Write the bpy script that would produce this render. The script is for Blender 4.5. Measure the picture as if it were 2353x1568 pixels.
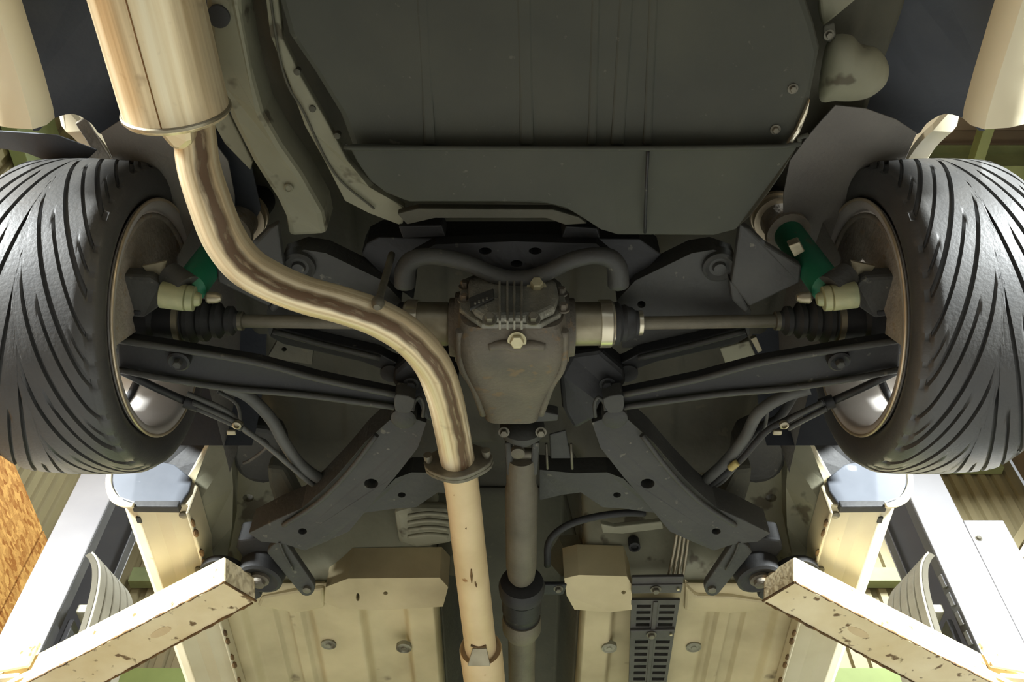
import bpy, bmesh, math, random
from mathutils import Vector, Matrix
from mathutils.geometry import tessellate_polygon
random.seed(7)
for o in list(bpy.data.objects): bpy.data.objects.remove(o)
C = bpy.context.scene.collection
PI = math.pi

# ------------------------------------------------------------------ camera, world, exposure
EL = math.radians(53.0); FPX = 2200.0; CAM = Vector((0.006, 0.0, 0.5))
cd = bpy.data.cameras.new('camera'); cam = bpy.data.objects.new('camera', cd); C.objects.link(cam)
cd.sensor_width = 36; cd.lens = 36 * FPX / 2353; cd.clip_start = 0.02
cam.location = CAM; cam.rotation_euler = (EL + PI / 2, 0, 0)
bpy.context.scene.camera = cam
vs = bpy.context.scene.view_settings
vs.view_transform = 'Standard'; vs.look = 'None'; vs.exposure = 0.28; vs.gamma = 1.0; vs.use_curve_mapping = False
w = bpy.data.worlds.new('world'); bpy.context.scene.world = w; w.use_nodes = True
w.node_tree.nodes['Background'].inputs[0].default_value = (0.92, 0.97, 1.0, 1)
w.node_tree.nodes['Background'].inputs[1].default_value = 0.34

# ------------------------------------------------------------------ helpers
def ray(u, v):
    a = (u - 1176.5) / FPX; b = (784 - v) / FPX
    return Vector((a, math.cos(EL) - b * math.sin(EL), math.sin(EL) + b * math.cos(EL)))
def A(u, v, h):                     # point seen at (u, v) that stands h above the eye level
    d = ray(u, v); return CAM + d * (h / d.z)
def AY(u, v, y): d = ray(u, v); return CAM + d * (y / d.y)
def AX(u, v, x): d = ray(u, v); return CAM + d * ((x - CAM.x) / d.x)
def H(p): return Vector((p[0], p[1], p[2] + 0.5))   # x, y, height above eye level -> world
ORG = {}
def thing(name, label, cat, loc=(0, 0, 0), group=None):
    o = bpy.data.objects.new(name, None); C.objects.link(o); o.location = loc; o.empty_display_size = .05
    o['label'] = label; o['category'] = cat
    if group: o['group'] = group
    ORG[o.name] = Vector(loc); return o
def tag(o, label, cat, group=None):
    o['label'] = label; o['category'] = cat
    if group: o['group'] = group
    return o
def struct(o): o['kind'] = 'structure'; return o
def mk(name, verts, faces, mat, parent=None, smooth=False, bevel=0, s=1, uv=None, label=None, seg=2):
    off = Vector((0, 0, 0))
    if parent is not None: off = ORG[parent.name]
    vv = [Vector((v[0] * s, v[1], v[2])) - off for v in verts]
    me = bpy.data.meshes.new(name); me.from_pydata(vv, [], [f if s > 0 else tuple(reversed(f)) for f in faces]); me.update()
    if uv:
        ul = me.uv_layers.new(name='UVMap')
        for lp in me.loops: ul.data[lp.index].uv = uv[lp.vertex_index]
    me.materials.append(mat)
    if smooth:
        for p in me.polygons: p.use_smooth = True
    o = bpy.data.objects.new(name, me); C.objects.link(o)
    if parent is not None:
        o.parent = parent; ORG[o.name] = off
        if parent.type == 'MESH': pass
    else: ORG[o.name] = Vector((0, 0, 0))
    if bevel:
        m = o.modifiers.new('bevel', 'BEVEL'); m.width = bevel; m.segments = seg; m.limit_method = 'ANGLE'; m.angle_limit = math.radians(38)
        m.harden_normals = False
    if label: o['label'] = label
    return o
def cat_rom(pts, n=6):
    P = [Vector(p) for p in pts]
    if len(P) < 3: return P
    P = [P[0] * 2 - P[1]] + P + [P[-1] * 2 - P[-2]]; out = []
    for i in range(1, len(P) - 2):
        a, b, c, d = P[i - 1:i + 3]
        for k in range(n):
            t = k / n
            out.append(.5 * ((2 * b) + (c - a) * t + (2 * a - 5 * b + 4 * c - d) * t * t + (3 * b - a - 3 * c + d) * t ** 3))
    out.append(P[-2]); return out
def tube_geo(path, rad, n=14, cap=True, ell=1.0):
    P = [Vector(p) for p in path]; N = len(P)
    R = rad if isinstance(rad, (list, tuple)) else [rad] * N
    if len(R) != N: R = [R[0] + (R[-1] - R[0]) * i / (N - 1) for i in range(N)]
    T = [(P[min(i + 1, N - 1)] - P[max(i - 1, 0)]).normalized() for i in range(N)]
    nrm = T[0].orthogonal().normalized() if abs(T[0].z) > .9 else T[0].cross(Vector((0, 0, 1))).normalized()
    V = []; UV = []; L = 0
    for i in range(N):
        if i: L += (P[i] - P[i - 1]).length
        nrm = (nrm - T[i] * nrm.dot(T[i])).normalized(); bi = T[i].cross(nrm)
        for k in range(n):
            a = 2 * PI * k / n; V.append(P[i] + (nrm * math.cos(a) + bi * math.sin(a) * ell) * R[i]); UV.append((k / n, L))
    Fc = []
    for i in range(N - 1):
        for k in range(n):
            k2 = (k + 1) % n; Fc.append((i * n + k, i * n + k2, (i + 1) * n + k2, (i + 1) * n + k))
    if cap:
        Fc.append(tuple(reversed(range(n)))); Fc.append(tuple(range((N - 1) * n, N * n)))
    return V, Fc, UV
def tube(name, path, rad, mat, parent=None, n=14, sm=6, s=1, ell=1.0, cap=True, label=None):
    path = [Vector(p) for p in path]
    if sm and len(path) > 2:
        if isinstance(rad, (list, tuple)):
            R = []
            for i in range(len(path) - 1): R += [rad[i] + (rad[i + 1] - rad[i]) * k / sm for k in range(sm)]
            R.append(rad[-1]); rad = R
        path = cat_rom(path, sm)
    V, Fc, UV = tube_geo(path, rad, n, cap, ell)
    o = mk(name, V, Fc, mat, parent, True, 0, s, UV, label)
    if cap:
        for p in o.data.polygons:
            if len(p.vertices) > 4: p.use_smooth = False
    return o
def lathe(name, p0, p1, prof, mat, parent=None, n=28, s=1, sx=1.0, sharp=True, label=None, up=None):
    """prof: (distance along p0->p1, radius)"""
    p0 = Vector(p0); p1 = Vector(p1); T = (p1 - p0).normalized()
    u = (up or Vector((0, 0, 1))); u = (u - T * u.dot(T))
    if u.length < 1e-3: u = Vector((0, 1, 0)) - T * T.y
    u.normalize(); b = T.cross(u); V = []
    for d, r in prof:
        for k in range(n):
            a = 2 * PI * k / n; V.append(p0 + T * d + b * math.cos(a) * r * sx + u * math.sin(a) * r)
    m = len(prof); Fc = [(i * n + k, i * n + (k + 1) % n, (i + 1) * n + (k + 1) % n, (i + 1) * n + k) for i in range(m - 1) for k in range(n)]
    Fc.append(tuple(reversed(range(n)))); Fc.append(tuple(range((m - 1) * n, m * n)))
    UV = [(k / n, prof[i][0]) for i in range(m) for k in range(n)]
    o = mk(name, V, Fc, mat, parent, True, 0, s, UV, label)
    fix(o)
    o.data.set_sharp_from_angle(angle=math.radians(35))
    return o
def fix(o):
    bm = bmesh.new(); bm.from_mesh(o.data); bmesh.ops.recalc_face_normals(bm, faces=bm.faces); bm.to_mesh(o.data); bm.free()
def poly_plate(name, loop, holes, ext, mat, parent=None, bevel=.003, s=1, label=None, smooth=False):
    """closed outline in 3D (+ hole loops), thickened by vector ext"""
    loops = [[Vector(p) for p in loop]] + [[Vector(p) for p in h] for h in holes]
    flat = [p for l in loops for p in l]; n = len(flat); ext = Vector(ext)
    # project on the plane normal to ext for tessellation
    e = ext.normalized(); a = e.orthogonal().normalized(); b = e.cross(a)
    tri = tessellate_polygon([[Vector((p.dot(a), p.dot(b), 0)) for p in l] for l in loops])
    V = flat + [p + ext for p in flat]; Fc = [tuple(t) for t in tri] + [tuple(i + n for i in reversed(t)) for t in tri]
    k = 0
    for l in loops:
        m = len(l)
        for i in range(m): j = (i + 1) % m; Fc.append((k + i, k + j, k + j + n, k + i + n))
        k += m
    o = mk(name, V, Fc, mat, parent, False, 0, s, None, label)
    bm = bmesh.new(); bm.from_mesh(o.data); bmesh.ops.recalc_face_normals(bm, faces=bm.faces)
    bmesh.ops.dissolve_limit(bm, angle_limit=math.radians(1), verts=bm.verts, edges=bm.edges)
    bm.to_mesh(o.data); bm.free()
    if bevel:
        m = o.modifiers.new('bevel', 'BEVEL'); m.width = bevel; m.segments = 2; m.limit_method = 'ANGLE'; m.angle_limit = math.radians(40)
    return o
def smooth_loop(pts, n=4):
    P = [Vector(p) for p in pts]; N = len(P); out = []
    for i in range(N):
        a, b, c, d = P[i - 1], P[i], P[(i + 1) % N], P[(i + 2) % N]
        for k in range(n):
            t = k / n; out.append(.5 * ((2 * b) + (c - a) * t + (2 * a - 5 * b + 4 * c - d) * t * t + (3 * b - a - 3 * c + d) * t ** 3))
    return out
def plate(name, px, th, mat, parent=None, holes=(), bevel=.003, s=1, label=None, sm=0):
    """outline as seen from below: (u, v, h); holes (u, v, ru, rv); thickened upwards"""
    import numpy as np
    M = np.array([[p[0], p[1], 1] for p in px]); hh = np.array([p[2] for p in px]); co = np.linalg.lstsq(M, hh, rcond=None)[0]
    pts = [Vector(p) for p in px]
    if sm: pts = smooth_loop(pts, sm)
    loop = [A(*p) for p in pts]
    hl = []
    for (u, v, ru, rv) in holes:
        l = []
        for k in range(18):
            a = 2 * PI * k / 18; uu = u + ru * math.cos(a); v2 = v + rv * math.sin(a)
            l.append(A(uu, v2, float(co[0] * uu + co[1] * v2 + co[2])))
        hl.append(l)
    return poly_plate(name, loop, hl, (0, 0, th), mat, parent, bevel, s, label)
def box(name, c, size, mat, parent=None, rot=None, bevel=.003, s=1, label=None):
    c = Vector(c); hx, hy, hz = [x / 2 for x in size]; R = rot or Matrix.Identity(3)
    V = [c + R @ Vector((x, y, z)) for x in (-hx, hx) for y in (-hy, hy) for z in (-hz, hz)]
    Fc = [(0, 1, 3, 2), (4, 6, 7, 5), (0, 4, 5, 1), (2, 3, 7, 6), (0, 2, 6, 4), (1, 5, 7, 3)]
    return mk(name, V, Fc, mat, parent, False, bevel, s, None, label)
def basis(x, z):
    x = Vector(x).normalized(); z = Vector(z); z = (z - x * z.dot(x)).normalized(); y = z.cross(x)
    return Matrix((x, y, z)).transposed()
def bar(name, p0, p1, wd, th, mat, parent=None, up=(0, 0, 1), bevel=.003, s=1, label=None, ext=0):
    p0 = Vector(p0); p1 = Vector(p1); d = p1 - p0
    return box(name, (p0 + p1) / 2, (d.length + ext, wd, th), mat, parent, basis(d, up), bevel, s, label)
def grid(name, xs, ys, fn, mat, parent=None, s=1, smooth=True, label=None, th=0):
    V = [Vector((x, y, fn(x, y))) for y in ys for x in xs]; nx = len(xs)
    Fc = [(j * nx + i, j * nx + i + 1, (j + 1) * nx + i + 1, (j + 1) * nx + i) for j in range(len(ys) - 1) for i in range(nx - 1)]
    o = mk(name, V, Fc, mat, parent, smooth, 0, s, None, label)
    if th:
        m = o.modifiers.new('solid', 'SOLIDIFY'); m.thickness = th; m.offset = 1
    return o
def sweep(name, sec, path, mat, parent=None, s=1, closed=True, smooth=False, bevel=0, label=None):
    """sec: (x, h) outline; path: list of (dx, y, dz, scale)"""
    V = []; n = len(sec)
    for dx, y, dz in path:
        for (x, h) in sec: V.append(Vector((x + dx, y, h + .5 + dz)))
    Fc = []
    for i in range(len(path) - 1):
        for k in range(n if closed else n - 1):
            k2 = (k + 1) % n; Fc.append((i * n + k, i * n + k2, (i + 1) * n + k2, (i + 1) * n + k))
    if closed: Fc.append(tuple(reversed(range(n)))); Fc.append(tuple(range((len(path) - 1) * n, len(path) * n)))
    o = mk(name, V, Fc, mat, parent, smooth, bevel, s, None, label); fix(o); return o
def hexbolt(name, p, axis, r, h, mat, parent, s=1, washer=1.5, label=None):
    p = Vector(p); ax = Vector(axis).normalized()
    o = lathe(name, p, p + ax, [(0, r), (h * .85, r), (h, r * .86)], mat, parent, n=6, s=s, label=label)
    for q in o.data.polygons: q.use_smooth = False
    if washer:
        lathe('washer', p - ax * .001, p + ax, [(0, r * washer), (h * .25, r * washer)], mat, o if parent else None, n=18, s=s)
    return o
def lin(a, b, n): return [a + (b - a) * i / (n - 1) for i in range(n)]

# ------------------------------------------------------------------ materials
def mat(name, c1, c2=None, rough=.6, metal=0.0, scale=18, lo=.35, hi=.65, bump=.1, bscale=None, det=6, c3=None, s3=60, t3=.62, aniso=None, spec=.5):
    m = bpy.data.materials.new(name); m.use_nodes = True; nt = m.node_tree; N = nt.nodes; Lk = nt.links
    b = N['Principled BSDF']; b.inputs['Roughness'].default_value = rough; b.inputs['Metallic'].default_value = metal
    b.inputs['Specular IOR Level'].default_value = spec
    tc = N.new('ShaderNodeTexCoord'); src = tc.outputs['Object']
    if aniso:
        mp = N.new('ShaderNodeMapping'); mp.inputs['Scale'].default_value = aniso; Lk.new(src, mp.inputs[0]); src = mp.outputs[0]
    no = N.new('ShaderNodeTexNoise'); no.inputs['Scale'].default_value = scale; no.inputs['Detail'].default_value = det; Lk.new(src, no.inputs['Vector'])
    r = N.new('ShaderNodeValToRGB'); r.color_ramp.elements[0].position = lo; r.color_ramp.elements[1].position = hi
    r.color_ramp.elements[0].color = (*c1, 1); r.color_ramp.elements[1].color = (*(c2 or c1), 1)
    Lk.new(no.outputs[0], r.inputs[0]); col = r.outputs[0]
    if c3:
        n3 = N.new('ShaderNodeTexNoise'); n3.inputs['Scale'].default_value = s3; n3.inputs['Detail'].default_value = 3; Lk.new(src, n3.inputs['Vector'])
        r3 = N.new('ShaderNodeValToRGB'); r3.color_ramp.elements[0].position = t3; r3.color_ramp.elements[1].position = t3 + .06
        Lk.new(n3.outputs[0], r3.inputs[0]); mx = N.new('ShaderNodeMix'); mx.data_type = 'RGBA'
        Lk.new(r3.outputs[0], mx.inputs['Factor']); Lk.new(col, mx.inputs['A']); mx.inputs['B'].default_value = (*c3, 1); col = mx.outputs['Result']
    Lk.new(col, b.inputs['Base Color'])
    if bump:
        bp = N.new('ShaderNodeBump'); bp.inputs['Strength'].default_value = bump; bp.inputs['Distance'].default_value = .01
        nb = N.new('ShaderNodeTexNoise'); nb.inputs['Scale'].default_value = bscale or scale * 4; Lk.new(tc.outputs['Object'], nb.inputs['Vector'])
        Lk.new(nb.outputs[0], bp.inputs['Height']); Lk.new(bp.outputs[0], b.inputs['Normal'])
    return m
def srgb(r, g, b):
    f = lambda c: (c / 255 / 12.92) if c / 255 <= .04045 else ((c / 255 + .055) / 1.055) ** 2.4
    return (f(r), f(g), f(b))
M_tank = mat('tank_undercoat', srgb(55, 57, 48), srgb(68, 69, 57), .7, 0, 6, .3, .75, .04, 160, c3=srgb(84, 84, 72), s3=60, t3=.70)
M_under = mat('underbody_paint', srgb(146, 144, 121), srgb(124, 122, 101), .7, 0, 5, .3, .7, .1, 60, c3=srgb(88, 82, 64), s3=14, t3=.62)
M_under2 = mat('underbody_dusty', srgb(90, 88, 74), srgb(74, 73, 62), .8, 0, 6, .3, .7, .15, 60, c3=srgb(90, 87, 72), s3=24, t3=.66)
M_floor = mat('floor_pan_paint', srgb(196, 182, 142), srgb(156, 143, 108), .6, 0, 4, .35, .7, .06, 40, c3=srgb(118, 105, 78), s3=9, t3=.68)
M_cream = mat('cream_body_paint', srgb(238, 228, 196), srgb(230, 218, 184), .35, 0, 3, .3, .7, .0)
M_creamdirty = mat('cream_sill_paint', srgb(200, 191, 162), srgb(186, 175, 143), .5, 0, 5, .4, .75, .04, 50, c3=srgb(170, 140, 96), s3=30, t3=.72)
M_arm = mat('lift_arm_paint', srgb(232, 218, 178), srgb(214, 194, 146), .5, 0, 7, .35, .7, .12, 50, c3=srgb(110, 84, 50), s3=30, t3=.63)
M_rust = mat('arm_edge_rust', srgb(70, 52, 30), srgb(120, 92, 52), .9, 0, 40, .3, .7, .4, 120)
M_dark = mat('black_chassis_paint', srgb(26, 27, 28), srgb(34, 34, 34), .6, .0, 10, .3, .7, .12, 70, c3=srgb(82, 80, 72), s3=40, t3=.70)
M_dark2 = mat('dusty_grey_steel', srgb(68, 68, 63), srgb(56, 56, 53), .6, .1, 9, .3, .7, .15, 80, c3=srgb(100, 98, 86), s3=46, t3=.68)
M_black = mat('black_rubber', srgb(38, 38, 38), srgb(48, 48, 46), .7, 0, 20, .3, .7, .1)
M_liner = mat('black_plastic_liner', srgb(64, 68, 76), srgb(80, 83, 88), .62, 0, 6, .3, .7, .1, 90)
M_liner2 = mat('grey_brown_liner', srgb(134, 130, 122), srgb(114, 110, 104), .75, 0, 5, .3, .7, .15, 120)
M_tyre = mat('tyre_rubber', srgb(62, 62, 61), srgb(75, 74, 71), .45, 0, 12, .3, .7, .06, 160, spec=.5)
M_rim = mat('silver_rim', srgb(206, 202, 196), srgb(186, 180, 172), .4, .35, 8, .3, .7, .02)
M_rimlip = mat('rim_lip_metal', srgb(220, 206, 178), srgb(180, 164, 136), .35, .6, 10, .3, .7, .02)
M_rustgrey = mat('rusty_shield', srgb(150, 142, 128), srgb(120, 113, 102), .85, .1, 22, .3, .7, .3, 90, c3=srgb(134, 120, 100), s3=60, t3=.6)
M_cast = mat('cast_alloy', srgb(140, 139, 126), srgb(112, 110, 98), .5, .3, 22, .3, .7, .25, 140, c3=srgb(170, 166, 148), s3=70, t3=.66)
M_castbrown = mat('cast_iron_brown', srgb(112, 104, 90), srgb(92, 88, 78), .65, .2, 14, .3, .7, .25, 120, c3=srgb(116, 100, 78), s3=30, t3=.6)
M_bolt = mat('zinc_bolt', srgb(206, 198, 160), srgb(180, 172, 138), .4, .5, 30, .3, .7, .05)
M_boltdark = mat('dull_bolt', srgb(120, 116, 100), srgb(96, 92, 80), .5, .5, 30, .3, .7, .1)
M_steel = mat('bare_steel', srgb(170, 162, 138), srgb(138, 130, 108), .38, .7, 20, .3, .7, .05)
M_shiny = mat('lit_edge_band', srgb(225, 218, 196), srgb(200, 190, 164), .25, .8, 20, .3, .7, .0)
M_green = mat('green_damper_paint', srgb(20, 108, 76), srgb(30, 96, 70), .5, 0, 16, .3, .7, .05, c3=srgb(70, 90, 70), s3=30, t3=.66)
M_boltgreen = mat('greenish_zinc', srgb(168, 164, 124), srgb(134, 142, 110), .5, .3, 20, .3, .7, .05)
M_prop = mat('shaft_paint', srgb(112, 106, 90), srgb(92, 88, 74), .6, .2, 14, .3, .7, .12, 120)
M_tube = mat('hose_grey', srgb(88, 88, 82), srgb(70, 70, 66), .6, 0, 14, .3, .7, .1)
M_yellow = mat('yellow_clip', srgb(176, 160, 96), srgb(150, 134, 80), .6)
M_col = mat('silver_column_paint', srgb(160, 159, 160), srgb(140, 139, 142), .45, .2, 3, .3, .7, .03)
M_colin = mat('column_inside_steel', srgb(110, 110, 112), srgb(84, 84, 88), .5, .3, 5, .3, .7, .05, c3=srgb(60, 76, 150), s3=9, t3=.72)
M_guard = mat('grey_rubber_guard', srgb(168, 164, 146), srgb(150, 146, 128), .7, 0, 12, .3, .7, .1)
M_guardg = mat('guard_groove', srgb(84, 80, 66), None, .8)
M_caps = mat('grey_plastic_cap', srgb(84, 88, 94), srgb(72, 76, 82), .45, 0, 8, .3, .7, .05, c3=srgb(116, 118, 122), s3=18, t3=.68)
M_cover = mat('dark_cable_cover', srgb(78, 76, 70), srgb(62, 60, 56), .55, .1, 16, .3, .7, .1)
M_steelgirder = mat('green_girder_paint', srgb(150, 160, 112), srgb(128, 138, 96), .6, 0, 4)
M_corr = mat('corrugated_sheet', srgb(158, 148, 112), srgb(140, 130, 98), .6, .2, 2, .3, .7, .02)
M_roof = mat('roof_sheet', srgb(150, 136, 116), srgb(132, 118, 100), .7, 0, 2)
M_greenwall = mat('green_wall_paint', srgb(140, 156, 90), srgb(124, 140, 78), .7, 0, 2)
M_concrete = mat('concrete_floor', srgb(128, 126, 122), srgb(110, 108, 104), .6, 0, 2, .3, .7, .05)
M_hole = mat('rubber_plug', srgb(52, 52, 50), None, .7)  # also colours the sheet that stands in for shade behind the cover slots

def mat_exhaust():
    m = bpy.data.materials.new('stained_stainless'); m.use_nodes = True; nt = m.node_tree; N = nt.nodes; L = nt.links; b = N['Principled BSDF']
    b.inputs['Metallic'].default_value = .45; b.inputs['Roughness'].default_value = .36
    uv = N.new('ShaderNodeTexCoord'); mp = N.new('ShaderNodeMapping'); mp.inputs['Scale'].default_value = (26, 1.6, 1); L.new(uv.outputs['UV'], mp.inputs[0])
    n1 = N.new('ShaderNodeTexNoise'); n1.inputs['Scale'].default_value = 1.0; n1.inputs['Detail'].default_value = 7; L.new(mp.outputs[0], n1.inputs['Vector'])
    r1 = N.new('ShaderNodeValToRGB'); e = r1.color_ramp.elements; e[0].position = .30; e[0].color = (*srgb(186, 164, 124), 1); e[1].position = .66; e[1].color = (*srgb(240, 228, 194), 1)
    x = e.new(.5); x.color = (*srgb(226, 208, 168), 1); L.new(n1.outputs[0], r1.inputs[0])
    n2 = N.new('ShaderNodeTexNoise'); n2.inputs['Scale'].default_value = 30; L.new(uv.outputs['Object'], n2.inputs['Vector'])
    r2 = N.new('ShaderNodeValToRGB'); r2.color_ramp.elements[0].position = .66; r2.color_ramp.elements[1].position = .95; L.new(n2.outputs[0], r2.inputs[0])
    mx = N.new('ShaderNodeMix'); mx.data_type = 'RGBA'; L.new(r2.outputs[0], mx.inputs['Factor']); L.new(r1.outputs[0], mx.inputs['A']); mx.inputs['B'].default_value = (*srgb(140, 108, 74), 1)
    L.new(mx.outputs['Result'], b.inputs['Base Color']); return m
M_exh = mat_exhaust()
def mat_streak():  # brown see-through streak, a dark reflection painted onto the pipe
    m = bpy.data.materials.new('reflection_streak'); m.use_nodes = True; nt = m.node_tree; N = nt.nodes; L = nt.links; b = N['Principled BSDF']
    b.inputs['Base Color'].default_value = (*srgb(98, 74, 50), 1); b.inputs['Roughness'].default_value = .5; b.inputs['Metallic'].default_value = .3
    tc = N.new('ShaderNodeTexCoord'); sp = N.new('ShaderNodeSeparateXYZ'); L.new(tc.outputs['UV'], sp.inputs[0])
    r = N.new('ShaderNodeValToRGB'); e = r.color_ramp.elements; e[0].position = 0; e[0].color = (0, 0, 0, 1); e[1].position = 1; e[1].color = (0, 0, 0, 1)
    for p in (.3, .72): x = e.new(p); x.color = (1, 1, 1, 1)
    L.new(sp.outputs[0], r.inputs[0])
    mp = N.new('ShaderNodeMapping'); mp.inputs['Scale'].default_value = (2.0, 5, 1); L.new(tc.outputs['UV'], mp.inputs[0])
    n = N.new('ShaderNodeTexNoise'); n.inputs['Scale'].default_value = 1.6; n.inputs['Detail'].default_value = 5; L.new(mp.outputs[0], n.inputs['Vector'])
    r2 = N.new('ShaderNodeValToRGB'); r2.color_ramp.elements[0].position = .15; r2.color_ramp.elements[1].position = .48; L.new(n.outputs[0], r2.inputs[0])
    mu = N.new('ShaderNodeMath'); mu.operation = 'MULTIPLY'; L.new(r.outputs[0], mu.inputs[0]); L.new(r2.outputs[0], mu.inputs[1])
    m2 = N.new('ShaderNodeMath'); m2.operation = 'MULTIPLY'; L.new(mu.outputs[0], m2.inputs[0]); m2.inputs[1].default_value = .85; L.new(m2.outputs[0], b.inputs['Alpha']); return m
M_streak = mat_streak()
M_stain = mat('brown_burn_stain', srgb(120, 84, 54), srgb(150, 112, 72), .55, .5, 20, .3, .7, .05)
M_exh2 = mat('dull_front_pipe', srgb(222, 200, 158), srgb(200, 176, 134), .5, .2, 8, .3, .7, .06, 90, c3=srgb(150, 108, 66), s3=24, t3=.70)
def mat_osb():
    m = bpy.data.materials.new('strand_board'); m.use_nodes = True; nt = m.node_tree; N = nt.nodes; L = nt.links; b = N['Principled BSDF']; b.inputs['Roughness'].default_value = .7
    tc = N.new('ShaderNodeTexCoord'); mp = N.new('ShaderNodeMapping'); mp.inputs['Scale'].default_value = (1, 16, 44); mp.inputs['Rotation'].default_value = (.5, 0, 0); L.new(tc.outputs['Object'], mp.inputs[0])
    v = N.new('ShaderNodeTexVoronoi'); v.inputs['Scale'].default_value = 1.2; L.new(mp.outputs[0], v.inputs['Vector'])
    n = N.new('ShaderNodeTexNoise'); n.inputs['Scale'].default_value = 6; n.inputs['Detail'].default_value = 6; L.new(mp.outputs[0], n.inputs['Vector'])
    mx = N.new('ShaderNodeMix'); mx.data_type = 'RGBA'; mx.inputs['Factor'].default_value = .5; L.new(v.outputs['Color'], mx.inputs['A']); L.new(n.outputs['Color'], mx.inputs['B'])
    bw = N.new('ShaderNodeRGBToBW'); L.new(mx.outputs['Result'], bw.inputs[0])
    r = N.new('ShaderNodeValToRGB'); r.color_ramp.elements[0].position = .3; r.color_ramp.elements[0].color = (*srgb(168, 104, 40), 1); r.color_ramp.elements[1].position = .68; r.color_ramp.elements[1].color = (*srgb(238, 184, 104), 1)
    L.new(bw.outputs[0], r.inputs[0]); L.new(r.outputs[0], b.inputs['Base Color']); return m
M_osb = mat_osb()
def emit(name, c, st):
    m = bpy.data.materials.new(name); m.use_nodes = True; b = m.node_tree.nodes['Principled BSDF']
    b.inputs['Base Color'].default_value = (1, 1, 1, 1); b.inputs['Emission Color'].default_value = (*c, 1); b.inputs['Emission Strength'].default_value = st; return m
M_lamp = emit('lamp_diffuser', (1, .95, .86), 12)

# ================================================================== the place
def corr(n, pitch, amp):
    out = []
    for i in range(n): out += [(i * pitch, 0), (i * pitch + pitch * .45, 0), (i * pitch + pitch * .55, amp), (i * pitch + pitch * .92, amp)]
    return out
def build_place():
    XL, XR, YB, YF, ZT = -3.2, 4.6, -5.0, 6.2, 7.6
    struct(box('floor', ((XL + XR) / 2, (YB + YF) / 2, -.05), (XR - XL + .2, YF - YB + .2, .1), M_concrete, bevel=0))
    # roof with real ribs that run across the hall
    pr = corr(int((YF - YB) / .28) + 2, .28, .05); V = []; 
    for y, a in pr: V += [Vector((XL - .1, YB + y, ZT + a)), Vector((XR + .1, YB + y, ZT + a))]
    struct(mk('ceiling', V, [(2 * i, 2 * i + 2, 2 * i + 3, 2 * i + 1) for i in range(len(pr) - 1)], M_roof))
    # corrugated front wall
    pr = corr(int((XR - XL + .2) / .13), .13, .035); V = []
    for x, a in pr: V += [Vector((XL - .1 + x, YF + a, 0)), Vector((XL - .1 + x, YF + a, ZT))]
    wf = struct(mk('wall_front', V, [(2 * i, 2 * i + 1, 2 * i + 3, 2 * i + 2) for i in range(len(pr) - 1)], M_corr))
    struct(box('trim_1', ((XL + XR) / 2, YF - .06, 2.2), (XR - XL - .3, .04, 4.9), M_greenwall, bevel=.003))
    for k, z in enumerate((5.5, 6.78)): struct(box('trim_%d' % (k + 2), ((XL + XR) / 2, YF - .05, z), (XR - XL - .3, .09, .14), M_steelgirder, bevel=.004))
    pr = corr(int((YF - YB) / .13), .13, .03); V = []
    for y, a in pr: V += [Vector((XL - .02 - a, YB + y, 0)), Vector((XL - .02 - a, YB + y, ZT))]
    wo = struct(mk('wall_left', V, [(2 * i, 2 * i + 2, 2 * i + 3, 2 * i + 1) for i in range(len(pr) - 1)], M_corr))
    struct(box('trim_5', (XL + .05, (YB + YF) / 2, 6.35), (.1, YF - YB - .3, .5), M_steelgirder, bevel=.004))
    struct(box('wall_right', (XR + .06, (YB + YF) / 2, ZT / 2), (.08, YF - YB, ZT), M_roof, bevel=0))
    # strand board sheets on the left wall, top edge at 4.9 m
    for i, y0 in enumerate((-4.8, -2.36, .08, 2.52, 4.96)):
        for z0, z1 in ((.02, 2.44), (2.46, 4.93)):
            box('panel', (XL + .0, y0 + 1.21 if y0 < 4 else y0 + .6, (z0 + z1) / 2), (.03, 2.42 if y0 < 4 else 1.2, z1 - z0), M_osb, wo, bevel=.002)
    struct(bar('trim_6', AY(2296, 1312, 6.1), AY(2372, 1190, 6.1), .07, .05, M_corr, up=(0, -1, 0))); struct(bar('trim_7', AY(2318, 1322, 6.1), AY(2385, 1215, 6.1), .05, .05, M_cream, up=(0, -1, 0)))
    # green steel frame of the hall: portal beams and purlins
    for k, y in enumerate((.9, 3.4)):
        t = thing('roof_beam', ('green steel roof beam above the car axle' if k == 0 else 'green steel roof beam over the lift columns'), 'beam', (0, y, ZT - .35))
        box('flange', ((XL + XR) / 2, y, ZT - .45), (XR - XL - .1, .14, .02), M_steelgirder, t)
        box('web', ((XL + XR) / 2, y, ZT - .27), (XR - XL - .1, .016, .34), M_steelgirder, t)
        box('flange', ((XL + XR) / 2, y, ZT - .10), (XR - XL - .1, .14, .02), M_steelgirder, t)
    for k, x in enumerate((-2.7, 2.75, 3.5)):
        o = box('roof_purlin', (x, (YB + YF) / 2, ZT - .52), (.08, YF - YB - .2, .10), M_steelgirder)
        tag(o, ('green purlin beside the strand board wall', 'pale green purlin running under the roof sheets, inner one', 'pale green purlin running under the roof sheets near the plain wall')[k], 'purlin')
build_place()

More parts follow.
